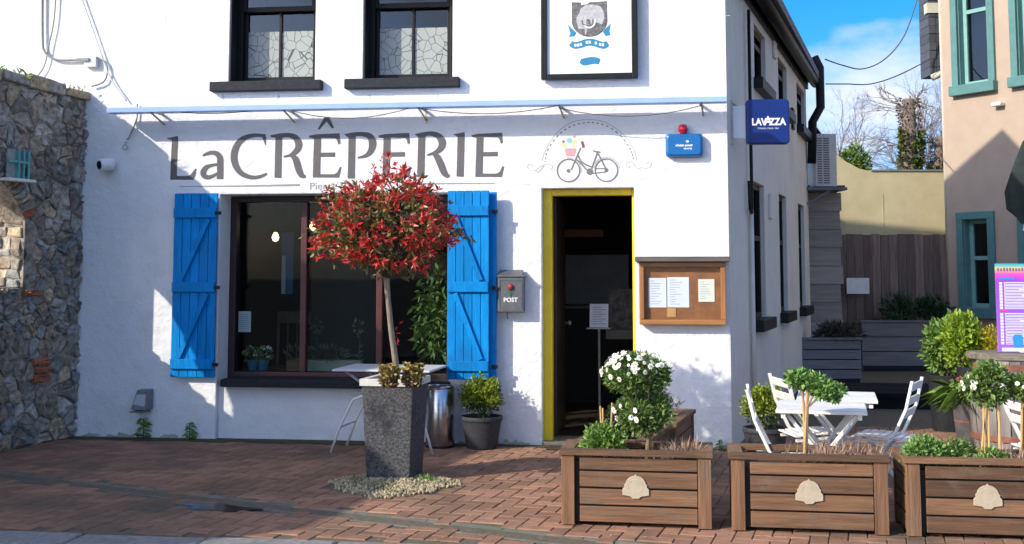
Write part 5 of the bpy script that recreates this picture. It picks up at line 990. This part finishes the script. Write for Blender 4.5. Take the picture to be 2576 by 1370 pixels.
# ------------------------------------------------------------------ white folding tables and chairs
def folding_table(label, c, rz, w, d, h):
    T = thing('folding_table', label, 'table', (c[0], c[1], 0), rz, 'white folding tables'); n = 7
    for k in range(n): a = -d / 2 + d * k / n; MB().box(-w / 2, w / 2, a + .003, a + d / n - .003, h - .02, h).build('slat', M_wt, T, bevel=.003)
    m = MB(); m.box(-w / 2 + .03, -w / 2 + .055, -d / 2 + .02, d / 2 - .02, h - .05, h - .0205); m.box(w / 2 - .055, w / 2 - .03, -d / 2 + .02, d / 2 - .02, h - .05, h - .0205); m.build('apron', M_wt, T)
    for sy in (-1, 1):
        y = sy * (d / 2 - .07); MB().bar((-w / 2 - .02, y, 0), (w / 2 - .06, y, h - .03), .022, .034, up=(0, 1, 0)).build('leg', M_wt, T, bevel=.004); MB().bar((w / 2 + .02, y - sy * .025, 0), (-w / 2 + .06, y - sy * .025, h - .03), .022, .034, up=(0, 1, 0)).build('leg', M_wt, T, bevel=.004)
    MB().tube([(-w * .25, -d / 2 + .08, .2), (-w * .25, d / 2 - .08, .2)], .008, 6).build('stretcher', M_wt, T)
    return T
TH = .63
c1t = (G(1949, 1034, TH) + G(2167, 1043, TH)) / 2; c1b = (G(1970, 1004, TH) + G(2181, 1007, TH)) / 2; ct = (c1t + c1b) / 2
dirv = (c1b - c1t).normalized(); rzt = math.atan2(dirv.y, dirv.x) - R(90); print('table', ct, (c1b - c1t).length, (G(2167, 1043, TH) - G(1949, 1034, TH)).length, rzt)
folding_table('white slatted folding table nearest the middle wooden planter', ct, rzt * .7, .52, .58, TH)
ct2 = ct + dirv * .64 + Vector((.06, 0, 0)); folding_table('white slatted folding table set behind the nearer white table', ct2, rzt * .7, .50, .56, TH)
def chair(label, x, y, rz):
    """folding slat chair, facing local +x"""
    T = thing('folding_chair', label, 'chair', (x, y, 0), rz, 'white folding chairs'); T.scale = (.93, .97, .89); hw = .185; sh = .40
    for sy in (-1, 1):
        yy = sy * hw; m = MB(); P = [(.24, yy, 0), (.05, yy, .26), (-.10, yy, .44), (-.19, yy, .64), (-.235, yy, .84)]
        for a, b in zip(P[:-1], P[1:]): m.bar(a, b, .020, .034, up=(0, 1, 0))
        m.build('long_leg', M_wt, T, bevel=.003); yi = sy * (hw - .03)
        m = MB(); P = [(-.24, yi, 0), (-.06, yi, .20), (.12, yi, .33), (.19, yi, sh - .01)]
        for a, b in zip(P[:-1], P[1:]): m.bar(a, b, .020, .032, up=(0, 1, 0))
        m.build('short_leg', M_wt, T, bevel=.003); m = MB(); P = [(-.17, yi * .98, sh - .02), (-.05, yi * .98, sh - .012), (.1, yi * .98, sh + .004), (.2, yi * .98, sh - .01)]
        for a, b in zip(P[:-1], P[1:]): m.bar(a, b, .018, .026, up=(0, 1, 0))
        m.build('seat_rail', M_wt, T)
    for k in range(8):
        x_ = -.16 + k * .051; z = sh + .018 + .012 * math.sin((k - 1) / 7 * 3.14) - (.018 if k == 7 else 0); MB().box(x_ - .021, x_ + .021, -hw + .012, hw - .012, z - .006, z + .006).build('seat_slat', M_wt, T, bevel=.003)
    for z, xx in ((.60, -.178), (.69, -.20), (.79, -.222)):
        o = MB().box(-.006, .006, -hw + .011, hw - .011, -.03, .03).build('back_slat', M_wt, T, bevel=.003, loc=(xx, 0, z)); o.rotation_euler = (0, R(-13), 0)
    MB().tube([(.15, -hw, .12), (.15, hw, .12)], .008, 6).build('stretcher', M_wt, T); return T
cx_ = lambda u, v, z: G(u, v, z)
q = G(1975, 1115, .42); chair('white folding chair at the left of the nearer white table', q.x, q.y, R(-4))
q = G(2048, 1070, .42); chair('white folding chair at the left of the rear white table', q.x - .02, q.y, R(14))
q = G(2212, 1078, .42); chair('white folding chair on the right of the tables, turned away', q.x + .03, q.y, R(180 - 21))
q = G(2640, 1105, .42); chair('white folding chair partly in view at the right edge', q.x + .0, q.y, R(8))

# ------------------------------------------------------------------ barrel table with menu board
bp_ = A(2540, 1000, 9.2); BX, BY = bp_.x + .02, bp_.y; T = thing('barrel', 'weathered grey barrel with rusty hoops behind the right planter', 'barrel', (BX, BY, 0)); bh = A(2540, 905, 9.2).z
M_stv = wood('barrel_stave', (.24, .22, .20), (.12, .10, .09), 'Z', .3, .8, .4); M_rust = pm('rusty_iron', (.22, .085, .05), .8, .35, 14, bump=.4)
n = 20
for k in range(n):
    a0, a1 = 2 * math.pi * k / n + .012, 2 * math.pi * (k + 1) / n - .012; m = MB(); pr = [(t, .255 + .055 * math.sin(math.pi * t)) for t in np.linspace(0, 1, 7)]
    vs = [(r * math.cos(a), r * math.sin(a), t * bh) for t, r in pr for a in (a0, a1)]; m.add(vs, [(2 * i, 2 * i + 1, 2 * i + 3, 2 * i + 2) for i in range(6)]); m.build('stave', M_stv, T)
MB().lathe([(.25 + .05 * math.sin(math.pi * t), t * bh) for t in np.linspace(0, 1, 8)], 24).build('inside', M_black, T)
for t in (.06, .26, .74, .94): r = .262 + .055 * math.sin(math.pi * t); MB().lathe([(r, t * bh - .022), (r + .001, t * bh + .022)], 30).build('hoop', M_rust, T)
T = thing('driftwood_slab', 'rough driftwood slab resting on the barrel', 'slab', (BX + .04, BY, bh + .002), R(-4)); out = [(.34 * math.cos(t) * (1 + .06 * math.sin(5 * t) + .03 * math.sin(11 * t)), .25 * math.sin(t) * (1 + .05 * math.sin(4 * t))) for t in np.linspace(0, 6.283, 30, endpoint=False)]
MB().prism([(a, b, 0) for a, b in out], (0, 0, 0), (0, 0, .055)).build('slab', wood('driftwood', (.26, .22, .17), (.10, .085, .065), 'X', .1, .85, .8), T, bevel=.008)
mz = bh + .06; ml = A(2502, 700, 9.15); mh = A(2510, 664, 9.15).z - mz
T = thing('menu_board', 'purple printed drinks menu board standing on the barrel top', 'menu board', (ml.x + .19, ml.y, mz), R(5))
def grad():
    m = bpy.data.materials.new('menu_print'); m.use_nodes = True; nt = m.node_tree; L = nt.links; b = nt.nodes['Principled BSDF']; b.inputs['Roughness'].default_value = .4
    t = nn(nt, 'ShaderNodeTexCoord'); s = nn(nt, 'ShaderNodeSeparateXYZ'); d = nn(nt, 'ShaderNodeMath', operation='DIVIDE'); d.inputs[1].default_value = mh; L.new(t.outputs['Object'], s.inputs[0]); L.new(s.outputs['Z'], d.inputs[0]); r = nn(nt, 'ShaderNodeValToRGB'); e = r.color_ramp
    st = [(0, (.34, .14, .62)), (.80, (.30, .07, .60)), (.845, (.62, .06, .55)), (.885, (.75, .10, .50)), (.925, (.75, .42, .12)), (.95, (.60, .60, .12)), (.98, (.10, .45, .50)), (1, (.05, .40, .55))]
    while len(e.elements) < len(st): e.elements.new(.5)
    for i, (p, c) in enumerate(st): e.elements[i].position = p; e.elements[i].color = c4(c)
    L.new(d.outputs[0], r.inputs['Fac']); L.new(r.outputs['Color'], b.inputs['Base Color']); return m
MB().box(-.19, .19, -.006, .006, 0, mh).build('panel', grad(), T, bevel=.002); M_pw = pm('print_white', (.75, .74, .82), .5, .05, 10); M_pp = pm('print_purple', (.20, .08, .38), .5, .1, 10); M_pbl = pm('print_blue', (.03, .28, .62), .5, .1, 10); M_pk = pm('print_pink', (.72, .06, .36), .5, .1, 10)
m = MB(); zb2 = [.79 - .0345 * k for k in range(9)] + [.44 - .036 * k for k in range(10)]
m2 = MB()
for z in zb2: m.box(-.165, -.142, -.0075, -.0062, mh * (z - .028), mh * z); m.box(-.128, .165, -.0075, -.0062, mh * (z - .028), mh * z); m2.box(-.124, -.02 + .1 * random.random(), -.0085, -.0077, mh * (z - .018), mh * (z - .010)); m2.box(.06, .15, -.0085, -.0077, mh * (z - .018), mh * (z - .010))
m.build('price_rows', M_pw, T); m2.build('small_print', M_pp, T); MB().box(-.16, -.05, -.0078, -.0062, mh * .815, mh * .84).build('heading', M_pbl, T); MB().box(-.165, -.10, -.0078, -.0062, mh * .462, mh * .482).build('heading', M_pk, T)
m = MB(); m.box(-.16, .165, -.0077, -.0062, mh * .01, mh * .05); m.build('footer', M_pw, T); MB().prism([(-.07, -.0095, mh * .05), (-.01, -.0095, mh * .05), (.0, -.0095, mh * .17), (-.02, -.0095, mh * .20), (-.06, -.0095, mh * .20), (-.08, -.0095, mh * .17)], (0, 0, 0), (0, .001, 0)).build('blue_jar_picture', M_pbl, T)
m = MB(); vs, fs = text_geo('PARTY MENU', .06, .002); m2 = MB()
for x_ in np.linspace(-.17, .17, 16): m2.box(x_ - .006, x_ + .006, -.0078, -.0062, mh * .915, mh * (.945 + .01 * random.random()))
m2.build('title_print', M_pp, T); MB().box(-.03, .03, -.03, .05, .0, .012).build('foot', M_whp, T)
# plants round the barrel
def at_ground(u, v): return G(u, v)
pbx = A(2395, 900, 10.6)
M_yg = pm('lime_leaf', (.32, .44, .035), .5, c2=(.18, .30, .03), scale=8, rnd=.4, island=True, trans=.35); M_yel2 = pm('yellow_leaf', (.58, .48, .02), .5, c2=(.40, .34, .02), scale=8, rnd=.35, island=True, trans=.35)
def tub(u, v, zc_, label, r=.16, h=.5): 
    p = A(u, v, zc_); T = thing('plant_tub', label, 'planter', (p.x, p.y, 0)); MB().lathe([(r * .85, 0), (r, h * .95), (r * 1.06, h), (r * .94, h), (r * .9, h - .04)], 24).build('tub', M_anth, T, smooth=True, bevel=.003); MB().lathe([(r * .9, h - .05), (.003, h - .045)], 16).build('soil', M_soil, T); return Vector((p.x, p.y, h - .04))
tp = tub(2462, 1000, 10.4, 'dark tub holding the yellow-green shrub beside the barrel', .17, .62)
shrub('lime_shrub', 'lime green shrub growing left of the purple menu board', tp + Vector((-.14, -.02, 0)), (.17, .15, .27), 2000, M_yg, .055, .026, .26); shrub('yellow_shrub', 'golden yellow shrub just left of the purple menu board', tp + Vector((.08, -.03, 0)), (.15, .14, .23), 1700, M_yel2, .03, .014, .20)
tp2 = tub(2385, 1000, 11.0, 'dark tub holding the deep green shrub at the alley mouth', .17, .5)
shrub('green_shrub', 'deep green leafy shrub between the alley and the lime shrub', tp2, (.24, .2, .30), 1900, M_lv, .06, .03, .28)
T = thing('trailing_grass', 'arching grass and red flowers hanging left of the barrel', 'grass plant', tuple(A(2425, 985, 9.5))); n = 260; P = rng.normal(size=(n, 3)) * np.array([.05, .05, .03]); D = rng.normal(size=(n, 3)); D[:, 2] = np.abs(D[:, 2]) * .3 - .25; D[:, 0] -= .2; leaves('blades', P, D, rng.uniform(.1, .3, n), .009, M_lv, T, droop=.35); P, D = ball(20, (-.02, -.04, .05), (.08, .06, .06)); leaves('red_blossom', P, D, .03, .02, M_rl, T)
gp_ = A(2425, 1040, 9.5); m_ = thing('zinc_pail', 'grey zinc pail under the arching grass beside the barrel', 'pail', (gp_.x + .05, gp_.y, 0)); ph_ = A(2425, 990, 9.5).z; MB().lathe([(.10, 0), (.14, ph_ - .01), (.146, ph_), (.135, ph_ - .01), (.13, ph_ - .05)], 24).build('body', pm('zinc', (.30, .30, .31), .5, .3, 12, metal=.7), m_, smooth=True); MB().lathe([(.125, ph_ * .55), (.127, ph_ * .58)], 24).build('band', M_rust, m_)
# folded parasol at the right edge
pp = A(2612, 560, 12.0); T = thing('folded_parasol', 'folded dark green parasol hanging at the right edge', 'parasol', (pp.x, pp.y, 0)); z0, z1 = A(2570, 556, 12).z, A(2570, 330, 12).z; m = MB(); nr = 22; prof = [(.16, z0 - .0), (.24, z0 + .12), (.25, z0 + .3), (.18, z0 + .55), (.10, z0 + .8), (.03, z1)]
for i, (r, z) in enumerate(prof):
    for j in range(nr): t = 2 * math.pi * j / nr; q = r * (1 + .22 * (-1) ** j); m.v.append((q * math.cos(t), q * math.sin(t), z + .04 * math.sin(3 * t) * (i == 0)))
m.f = [(i * nr + j, i * nr + (j + 1) % nr, (i + 1) * nr + (j + 1) % nr, (i + 1) * nr + j) for i in range(len(prof) - 1) for j in range(nr)]; m.m = [0] * len(m.f); m.build('canopy', pm('parasol_cloth', (.02, .032, .03), .85, .3, 12), T); MB().tube([(0, 0, 0), (0, 0, z1 + .1)], .025, 10).build('pole', M_black, T, smooth=True); MB().lathe([(.25, 0), (.25, .06), (.03, .09)], 20).build('base', M_anth, T); MB().tube([(-.13, -.03, z0 + .02), (-.15, -.03, z0 - .10)], .012, 6).build('tie', M_whp, T)

# ------------------------------------------------------------------ alley
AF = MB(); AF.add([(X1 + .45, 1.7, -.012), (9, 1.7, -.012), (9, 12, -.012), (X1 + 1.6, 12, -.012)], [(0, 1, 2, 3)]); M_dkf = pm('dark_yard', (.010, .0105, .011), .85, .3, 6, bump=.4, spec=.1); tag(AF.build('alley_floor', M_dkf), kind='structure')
dz = .16; d0 = G(2165, 993, dz)
T = thing('dark_step', 'low dark timber step across the alley behind the tables', 'step', (0, 0, 0)); a = G(2030, 1000, dz); b = G(2600, 996, dz)
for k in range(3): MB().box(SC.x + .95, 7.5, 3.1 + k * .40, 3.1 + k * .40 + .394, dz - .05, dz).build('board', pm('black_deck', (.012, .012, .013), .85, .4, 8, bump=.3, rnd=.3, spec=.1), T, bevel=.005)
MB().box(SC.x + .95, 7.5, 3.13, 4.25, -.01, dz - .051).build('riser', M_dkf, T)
M_gpl = wood('grey_planter_wood', (.21, .20, .195), (.125, .12, .118), 'X', .12, .8, .3)
def grey_planter(label, u0, u1, vb, vt, zc_, depth, n):
    a, b = A(u0, vb, zc_), A(u1, vb, zc_); h = A(u0, vt, zc_).z; z0 = max(0, 0); c = (a + b) / 2; w = (b - a).length / 2; T = thing('grey_planter', label, 'planter', (c.x, c.y, 0), YAW)
    zb3 = max(a.z, 0.0); bh_ = (h - zb3) / n
    for k in range(n): MB().box(-w, w, 0, .03, zb3 + k * bh_ + .006, zb3 + (k + 1) * bh_ - .006).build('board', M_gpl, T, bevel=.004)
    MB().box(-w - .02, w + .02, -.02, .06, h, h + .03).build('rim', M_gpl, T, bevel=.004); m = MB(); m.box(-w, -w + .03, .031, depth, 0, h - .005); m.box(w - .03, w, .031, depth, 0, h - .005); m.box(-w + .03, w - .03, depth - .03, depth, 0, h - .005); m.build('sides', M_gpl, T); MB().box(-w + .031, w - .031, .031, depth - .031, h - .1, h - .05).build('soil', M_soil, T); MB().box(-w + .02, w - .02, .005, .029, 0, zb3 + .01).build('plinth', M_black, T); return Vector((c.x, c.y + .2, h - .06)), w
q1, w1 = grey_planter('grey boarded planter in shade beside the side wall', 2016, 2168, 955, 856, 15.2, .5, 4); q2, w2 = grey_planter('wide grey boarded planter in front of the plank fence', 2170, 2392, 922, 812, 17.4, .5, 3)
shrub('alley_plant', 'dim brownish plant drooping over the nearer grey planter', q1 + Vector((.1, 0, 0)), (.42, .2, .16), 1100, pm('dim_leaf', (.07, .06, .04), .8, .3, 8, rnd=.5, island=True), .09, .022, .1); shrub('alley_plant', 'dim green bush at the right end of the wide grey planter', q2 + Vector((.45, 0, 0)), (.3, .2, .22), 900, M_lvd, .07, .035, .2); shrub('alley_plant', 'low dark plant in the middle of the wide grey planter', q2 + Vector((-.05, 0, 0)), (.35, .15, .3), 900, M_lvd, .1, .02, .2)
# timber-clad extension
sL = A(2042, 700, 16.6); sR = A(2112, 700, 16.6); T = thing('clad_extension', 'low grey timber-clad extension at the end of the side wall', 'shed', (sL.x, sL.y, 0), YAW); wS = (sR - sL).length; hS = A(2075, 486, 16.6).z
M_clad = wood('grey_cladding', (.32, .275, .235), (.21, .18, .155), 'X', .15, .8, .3); n = 10
for k in range(n):
    z0 = hS * k / n; m = MB(); e_ = random.uniform(0, .05); m.add([(-.3, -.03, z0), (wS + e_, -.03, z0), (wS + e_, -.012, z0 + hS / n), (-.3, -.012, z0 + hS / n), (-.3, .0, z0), (wS + e_, 0, z0), (wS + e_, 0, z0 + hS / n), (-.3, 0, z0 + hS / n)], [(0, 1, 2, 3), (0, 4, 5, 1), (1, 5, 6, 2), (3, 2, 6, 7), (0, 3, 7, 4)]); m.build('clad_board', M_clad, T)
MB().box(-.35, wS - .01, .001, 3.0, 0, hS + .02).build('core', M_clad, T); MB().box(-.4, wS + .08, -.1, 3.05, hS + .03, hS + .1).build('roof', M_slate, T)
# air conditioner on its bracket
aL = A(2052, 470, 16.2); zt_ = A(2052, 337, 16.2).z; T = thing('air_conditioner', 'pale louvred air conditioning unit on a bracket at the wall end', 'air conditioner', (aL.x, aL.y, aL.z), YAW + R(2)); hA = zt_ - aL.z; M_ac = pm('ac_white', (.55, .53, .47), .5, .08, 6); M_acg = pm('ac_dark', (.12, .12, .12), .6, .1, 8)
MB().box(0, .30, 0, .85, 0, hA).build('case', M_ac, T, bevel=.012)
for k in range(20): MB().box(.03, .095, -.008, -.0005, hA * (.06 + .044 * k), hA * (.06 + .044 * k + .022)).build('louvre', M_acg, T); MB().box(.115, .195, -.008, -.0005, hA * (.06 + .044 * k), hA * (.06 + .044 * k + .022)).build('louvre', M_acg, T)
m = MB(); m.box(-.2, .42, -.05, .9, -.05, -.012); m.bar((-.15, .0, -.25), (.2, .0, -.05), .03, .03); m.build('bracket', M_acg, T); MB().tube([(-.05, .1, hA + .02), (.02, .1, hA + .12), (.1, .1, hA)], .03, 8).build('pipe', M_black, T, smooth=True)
# plank fence and cream wall
fL, fR = A(2108, 700, 18.1), A(2390, 700, 18.1); fh = A(2240, 590, 18.1).z; T = thing('plank_fence', 'dark vertical plank fence closing the alley', 'fence', (fL.x, fL.y, 0), math.atan2(fR.y - fL.y, fR.x - fL.x)); wF = (fR - fL).length; n = 13
M_fen = wood('fence_plank', (.22, .15, .115), (.11, .075, .06), 'Z', .35, .85, .4)
for k in range(n): MB().box(wF * k / n + .004, wF * (k + 1) / n - .004, random.uniform(-.006, .006), .022, 0, fh + random.uniform(-.012, .006)).build('plank', M_fen, T, bevel=.003)
m = MB(); [m.box(0, wF, .024, .06, z, z + .08) for z in (.35, 1.6)]; m.build('rail', M_fen, T)
nz_p = A(2158, 740, 18.0); T = thing('fence_notice', 'blank white notice board fixed to the plank fence', 'notice', (nz_p.x, nz_p.y, nz_p.z), YAW); MB().box(-.17, .17, -.02, .0, 0, A(2158, 700, 18.0).z - nz_p.z).build('board', M_whp, T, bevel=.003)
wL, wR = A(2095, 500, 18.9), A(2392, 500, 18.9); T = thing('cream_wall', 'sunlit cream rendered wall above the plank fence', 'wall', (wL.x, wL.y, 0), math.atan2(wR.y - wL.y, wR.x - wL.x)); wW = (wR - wL).length; hW = A(2250, 432, 18.9).z; hW2 = A(2100, 392, 18.9).z
M_crm = pm('cream_render', (.52, .45, .265), .9, c2=(.43, .37, .215), scale=3, bump=.4, bscale=20, dirt=(.40, .35, .22), dscale=1.2, dpos=(.58, .8)); out = [(0, 0), (wW + 3, 0), (wW + 3, hW), (.62, hW), (.42, hW + .05), (.22, hW + .16), (.1, hW2), (-1.4, hW2 + .05), (-1.4, 0)]
MB().prism([(a, 0, b) for a, b in out], (0, 0, 0), (0, .25, 0)).build('wall', M_crm, T); MB().box(.62, wW + 3, -.02, .27, hW + .001, hW + .03).build('coping', pm('coping_grey', (.18, .17, .16), .9, .2, 10), T); MB().box(wW * .42, wW * .42 + .012, -.006, -.0005, fh + .02, hW - .35).build('crack_pipe', M_crm, T)
# ------------------------------------------------------------------ pink building on the right
pc_ = A(2384, 600, 18.0); pa = R(-59 + 7.5); pd = Vector((math.cos(pa), math.sin(pa), 0)); T = thing('pink_building', 'dusty pink rendered building with teal window surrounds', 'building', (pc_.x, pc_.y, 0), pa); PMx = Matrix.Translation(pc_ - Vector((0, 0, pc_.z))) @ Matrix.Rotation(pa, 4, 'Z'); PI_ = PMx.inverted(); pn = Vector((math.sin(pa), -math.cos(pa), 0))
def PP(u, v): q = PI_ @ hit(u, v, pc_, pn); return q.x, q.z
M_pnk = pm('pink_render', (.46, .355, .265), .9, c2=(.41, .315, .235), scale=3, bump=.3, bscale=30, dirt=(.40, .29, .24), dscale=.8, dpos=(.6, .85)); M_tl = pm('teal_surround', (.085, .21, .195), .6, .12, 8, bump=.15); M_tll = pm('pale_teal_sash', (.20, .40, .37), .55, .1, 8)
ua, ub = PP(2412, 120)[0], PP(2488, 120)[0]; uz = PP(2450, 212)[1]; uza = uz + 2.0
la_, lb_ = PP(2428, 650)[0], PP(2490, 650)[0]; lz1 = PP(2460, 552)[1]; lz0 = .9; W2 = .62; u2 = PP(2562, 120)[0]
l2 = PP(2575, 650)[0]
ops = [(ua, ub, uz, uza), (la_, lb_, lz0, lz1), (u2, u2 + W2, uz, uza), (l2 + .05, l2 + .05 + W2, lz0, lz1)]
m = MB(); wall_open(m, 0, 5, -.05, 7.2, 0, .3, ops); m.build('front_wall', M_pnk, T, fix=True); MB().box(.01, 4.99, .31, 7, -.05, 7.2).build('body', M_pnk, T); MB().box(-.25, 5.1, -.3, 7.1, 7.21, 7.5).build('roof', M_slate, T)
for (a, b, c, d) in ops:
    W = bpy.data.objects.new('window', None); col.objects.link(W); W.parent = T; e = .11; m = MB()
    m.box(a - e, a, -.05, -.001, c, d); m.box(b, b + e, -.05, -.001, c, d); m.box(a - e, b + e, -.05, -.001, d, d + e); m.build('surround', M_tl, W, bevel=.006); MB().box(a - e - .02, b + e + .02, -.11, -.001, c - .15, c - .001).build('sill', M_tl, W, bevel=.008)
    MB().box(a + .0, a + .012, .001, .12, c, d).build('reveal', M_tl, W); m = MB(); s = .06; zm = c + (d - c) * .56
    for q in ((a + .012, a + .012 + s, c, d), (b - s, b, c, d), (a + .012 + s, b - s, c, c + s), (a + .012 + s, b - s, d - s, d), (a + .012 + s, b - s, zm - .03, zm + .03)): m.box(q[0], q[1], .10, .16, q[2], q[3])
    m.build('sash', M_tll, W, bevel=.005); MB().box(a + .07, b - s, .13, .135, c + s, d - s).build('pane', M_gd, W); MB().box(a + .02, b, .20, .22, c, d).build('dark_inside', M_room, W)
m = MB(); p_ = PP(2517, 262); m.box(p_[0] - .08, p_[0] + .08, -.12, -.001, p_[1] - .04, p_[1] + .02); m.build('wall_light', M_whp, T, bevel=.02)
MB().tube([(-.04, .05, 7), (-.04, .05, .1)], .03, 8).build('downpipe', pm('pale_pipe', (.50, .44, .34), .6, .1, 6), T, smooth=True)
sx0, sz0 = A(2338, 190, 18.4), A(2338, -60, 18.4)
SB = thing('slate_gable', 'dark slate-hung projection on the left of the pink building', 'building', (sx0.x, sx0.y, sx0.z), YAW)
wG = (A(2374, 190, 18.4) - sx0).length; hG = sz0.z - sx0.z
for k in range(12):
    for j in range(2): MB().box(wG * j / 2 + .004, wG * (j + 1) / 2 - .004, -.02 - .01 * (k % 2), .4, hG * k / 12, hG * (k + 1) / 12 - .006).build('slate', M_slate, SB)
m = MB(); m.tube([(.02, -.06, -.05), (wG + .02, -.06, .05)], .05, 8); m.build('gutter_end', pm('cream_plastic', (.60, .56, .42), .5, .1, 6), SB, smooth=True); m = MB(); m.box(-.02, wG, -.05, .1, hG * .62, hG * .72); m.build('bargeboard', MATS['cream_plastic'], SB)
# overhead cables
def air(pts, label): P = [Vector(q) for q in smooth_path([tuple(A(u, v, z)) for u, v, z in pts], 6)]; tag(MB().tube(P, .010, 6).build('overhead_cable', M_wire, smooth=True), label, 'cable')
air([(2076, 150, 16.3), (2120, 165, 17.4), (2170, 174, 17.6), (2225, 150, 17.8), (2275, 90, 18), (2310, -10, 18)], 'upper overhead cable sagging across the sky from the downpipe'); air([(2078, 212, 16.3), (2130, 212, 17.5), (2190, 212, 17.8), (2260, 190, 18), (2342, 148, 18.2)], 'lower overhead cable sagging towards the slate gable')
# ------------------------------------------------------------------ trees beyond the wall
M_ivy = pm('ivy_leaf', (.13, .17, .03), .5, c2=(.06, .09, .02), scale=2, rnd=.5, island=True, trans=.2); M_dead = pm('dead_ivy', (.16, .105, .065), .85, .3, 4, rnd=.4, island=True); M_bk2 = pm('tree_bark', (.17, .13, .10), .9, .3, 6, bump=.6)
M_tw2 = pm('bare_twig', (.20, .165, .15), .85, .2, 6)
def bare(m, p, d, l, r, dep, spread=.55):
    q = p + d * l; m.tube([p, p.lerp(q, .5) + Vector(rng.normal(size=3) * l * .04), q], [r, r * .85, r * .65], 4, cap=False)
    if dep <= 0: return
    for k in range(3 if dep > 1 else 4):
        nd = (d + Vector(rng.normal(size=3) * spread)); nd.normalize(); bare(m, p.lerp(q, random.uniform(.45, 1)), nd, l * random.uniform(.55, .8), r * .55, dep - 1, spread)
def ivy_tree(label, u, vtop, zc_, rad, n):
    t = A(u, vtop, zc_); T = thing('pollard_tree', label, 'tree', (t.x, t.y, 0)); H_ = t.z; MB().tube([(0, 0, 0), (.05, 0, H_ * .4), (-.03, 0, H_ * .75), (0, 0, H_)], [rad * 1.2, rad, rad * .85, rad * .6], 10).build('trunk', M_bk2, T, smooth=True)
    z = rng.uniform(1.5, H_ * 1.0, n); a = rng.uniform(0, 6.283, n); r = rad * (.8 + .25 * rng.random(n)) * (1 + .16 * np.sin(z * 3 + a)); P = np.stack([r * np.cos(a), r * np.sin(a), z], 1); D = np.stack([np.cos(a), np.sin(a), rng.normal(size=n) * .5], 1); k = z < H_ * .86
    leaves('ivy', P[k], D[k], .12, .10, M_ivy, T); leaves('dead_ivy', P[~k], D[~k], .09, .04, M_dead, T)
    m = MB(); 
    for j in range(9): a = j * 2.4; d = Vector((math.cos(a), math.sin(a) * .6, random.uniform(-.1, .8))).normalized(); bare(m, Vector((0, 0, H_ * random.uniform(.8, 1))), d, random.uniform(.4, .65), .022, 3, .5)
    for j in range(16): bare(m, Vector((-rad * .6, 0, H_ * random.uniform(.45, .97))), Vector((-1, random.uniform(-.4, .4), random.uniform(-.25, .35))).normalized(), random.uniform(.5, .8), .008, 3, .4)
    tag(m.build('bare_twigs', M_tw2, T), kind='stuff')
ivy_tree('ivy-clad pollarded tree trunk rising behind the cream wall', 2286, 250, 30, .24, 2600); ivy_tree('second ivy-clad trunk half hidden by the pink building', 2366, 345, 30, .22, 1400)
def bare_tree(label, u, vtop, zc_, lean, dep=5):
    t = A(u, vtop, zc_); T = thing('bare_tree', label, 'tree', (t.x, t.y, 0), 0, 'leafless trees against the sky'); m = MB(); H_ = t.z; m.tube([(0, 0, 0), (lean * .3, 0, H_ * .45)], [.12, .08], 7); m.build('trunk', M_bk2, T, smooth=True); m = MB(); b0_ = Vector((lean * .3, 0, H_ * .45))
    for j in range(4): bare(m, b0_, Vector((lean * .25 + random.uniform(-.45, .45), random.uniform(-.3, .3), 1)).normalized(), H_ * .22, .03, dep, .42)
    tag(m.build('bare_twigs', M_tw2, T), kind='stuff')
bare_tree('tall leafless tree behind the ivy trunk on the right', 2335, 185, 33, .3); bare_tree('slender leafless tree between the two ivy trunks', 2312, 260, 34, -.2); bare_tree('leafless tree beside the black downpipe', 2105, 235, 32, .1)
ps_ = A(2150, 432, 22); shrub('evergreen_bush', 'sunlit evergreen bush peeping over the cream wall', Vector((ps_.x, ps_.y, 1.6)), (.34, .3, .55), 1500, pm('evergreen_leaf', (.12, .20, .025), .5, .3, 4, rnd=.4, island=True, trans=.2), .12, .045, A(2150, 436, 22).z - 1.6, 'bush')
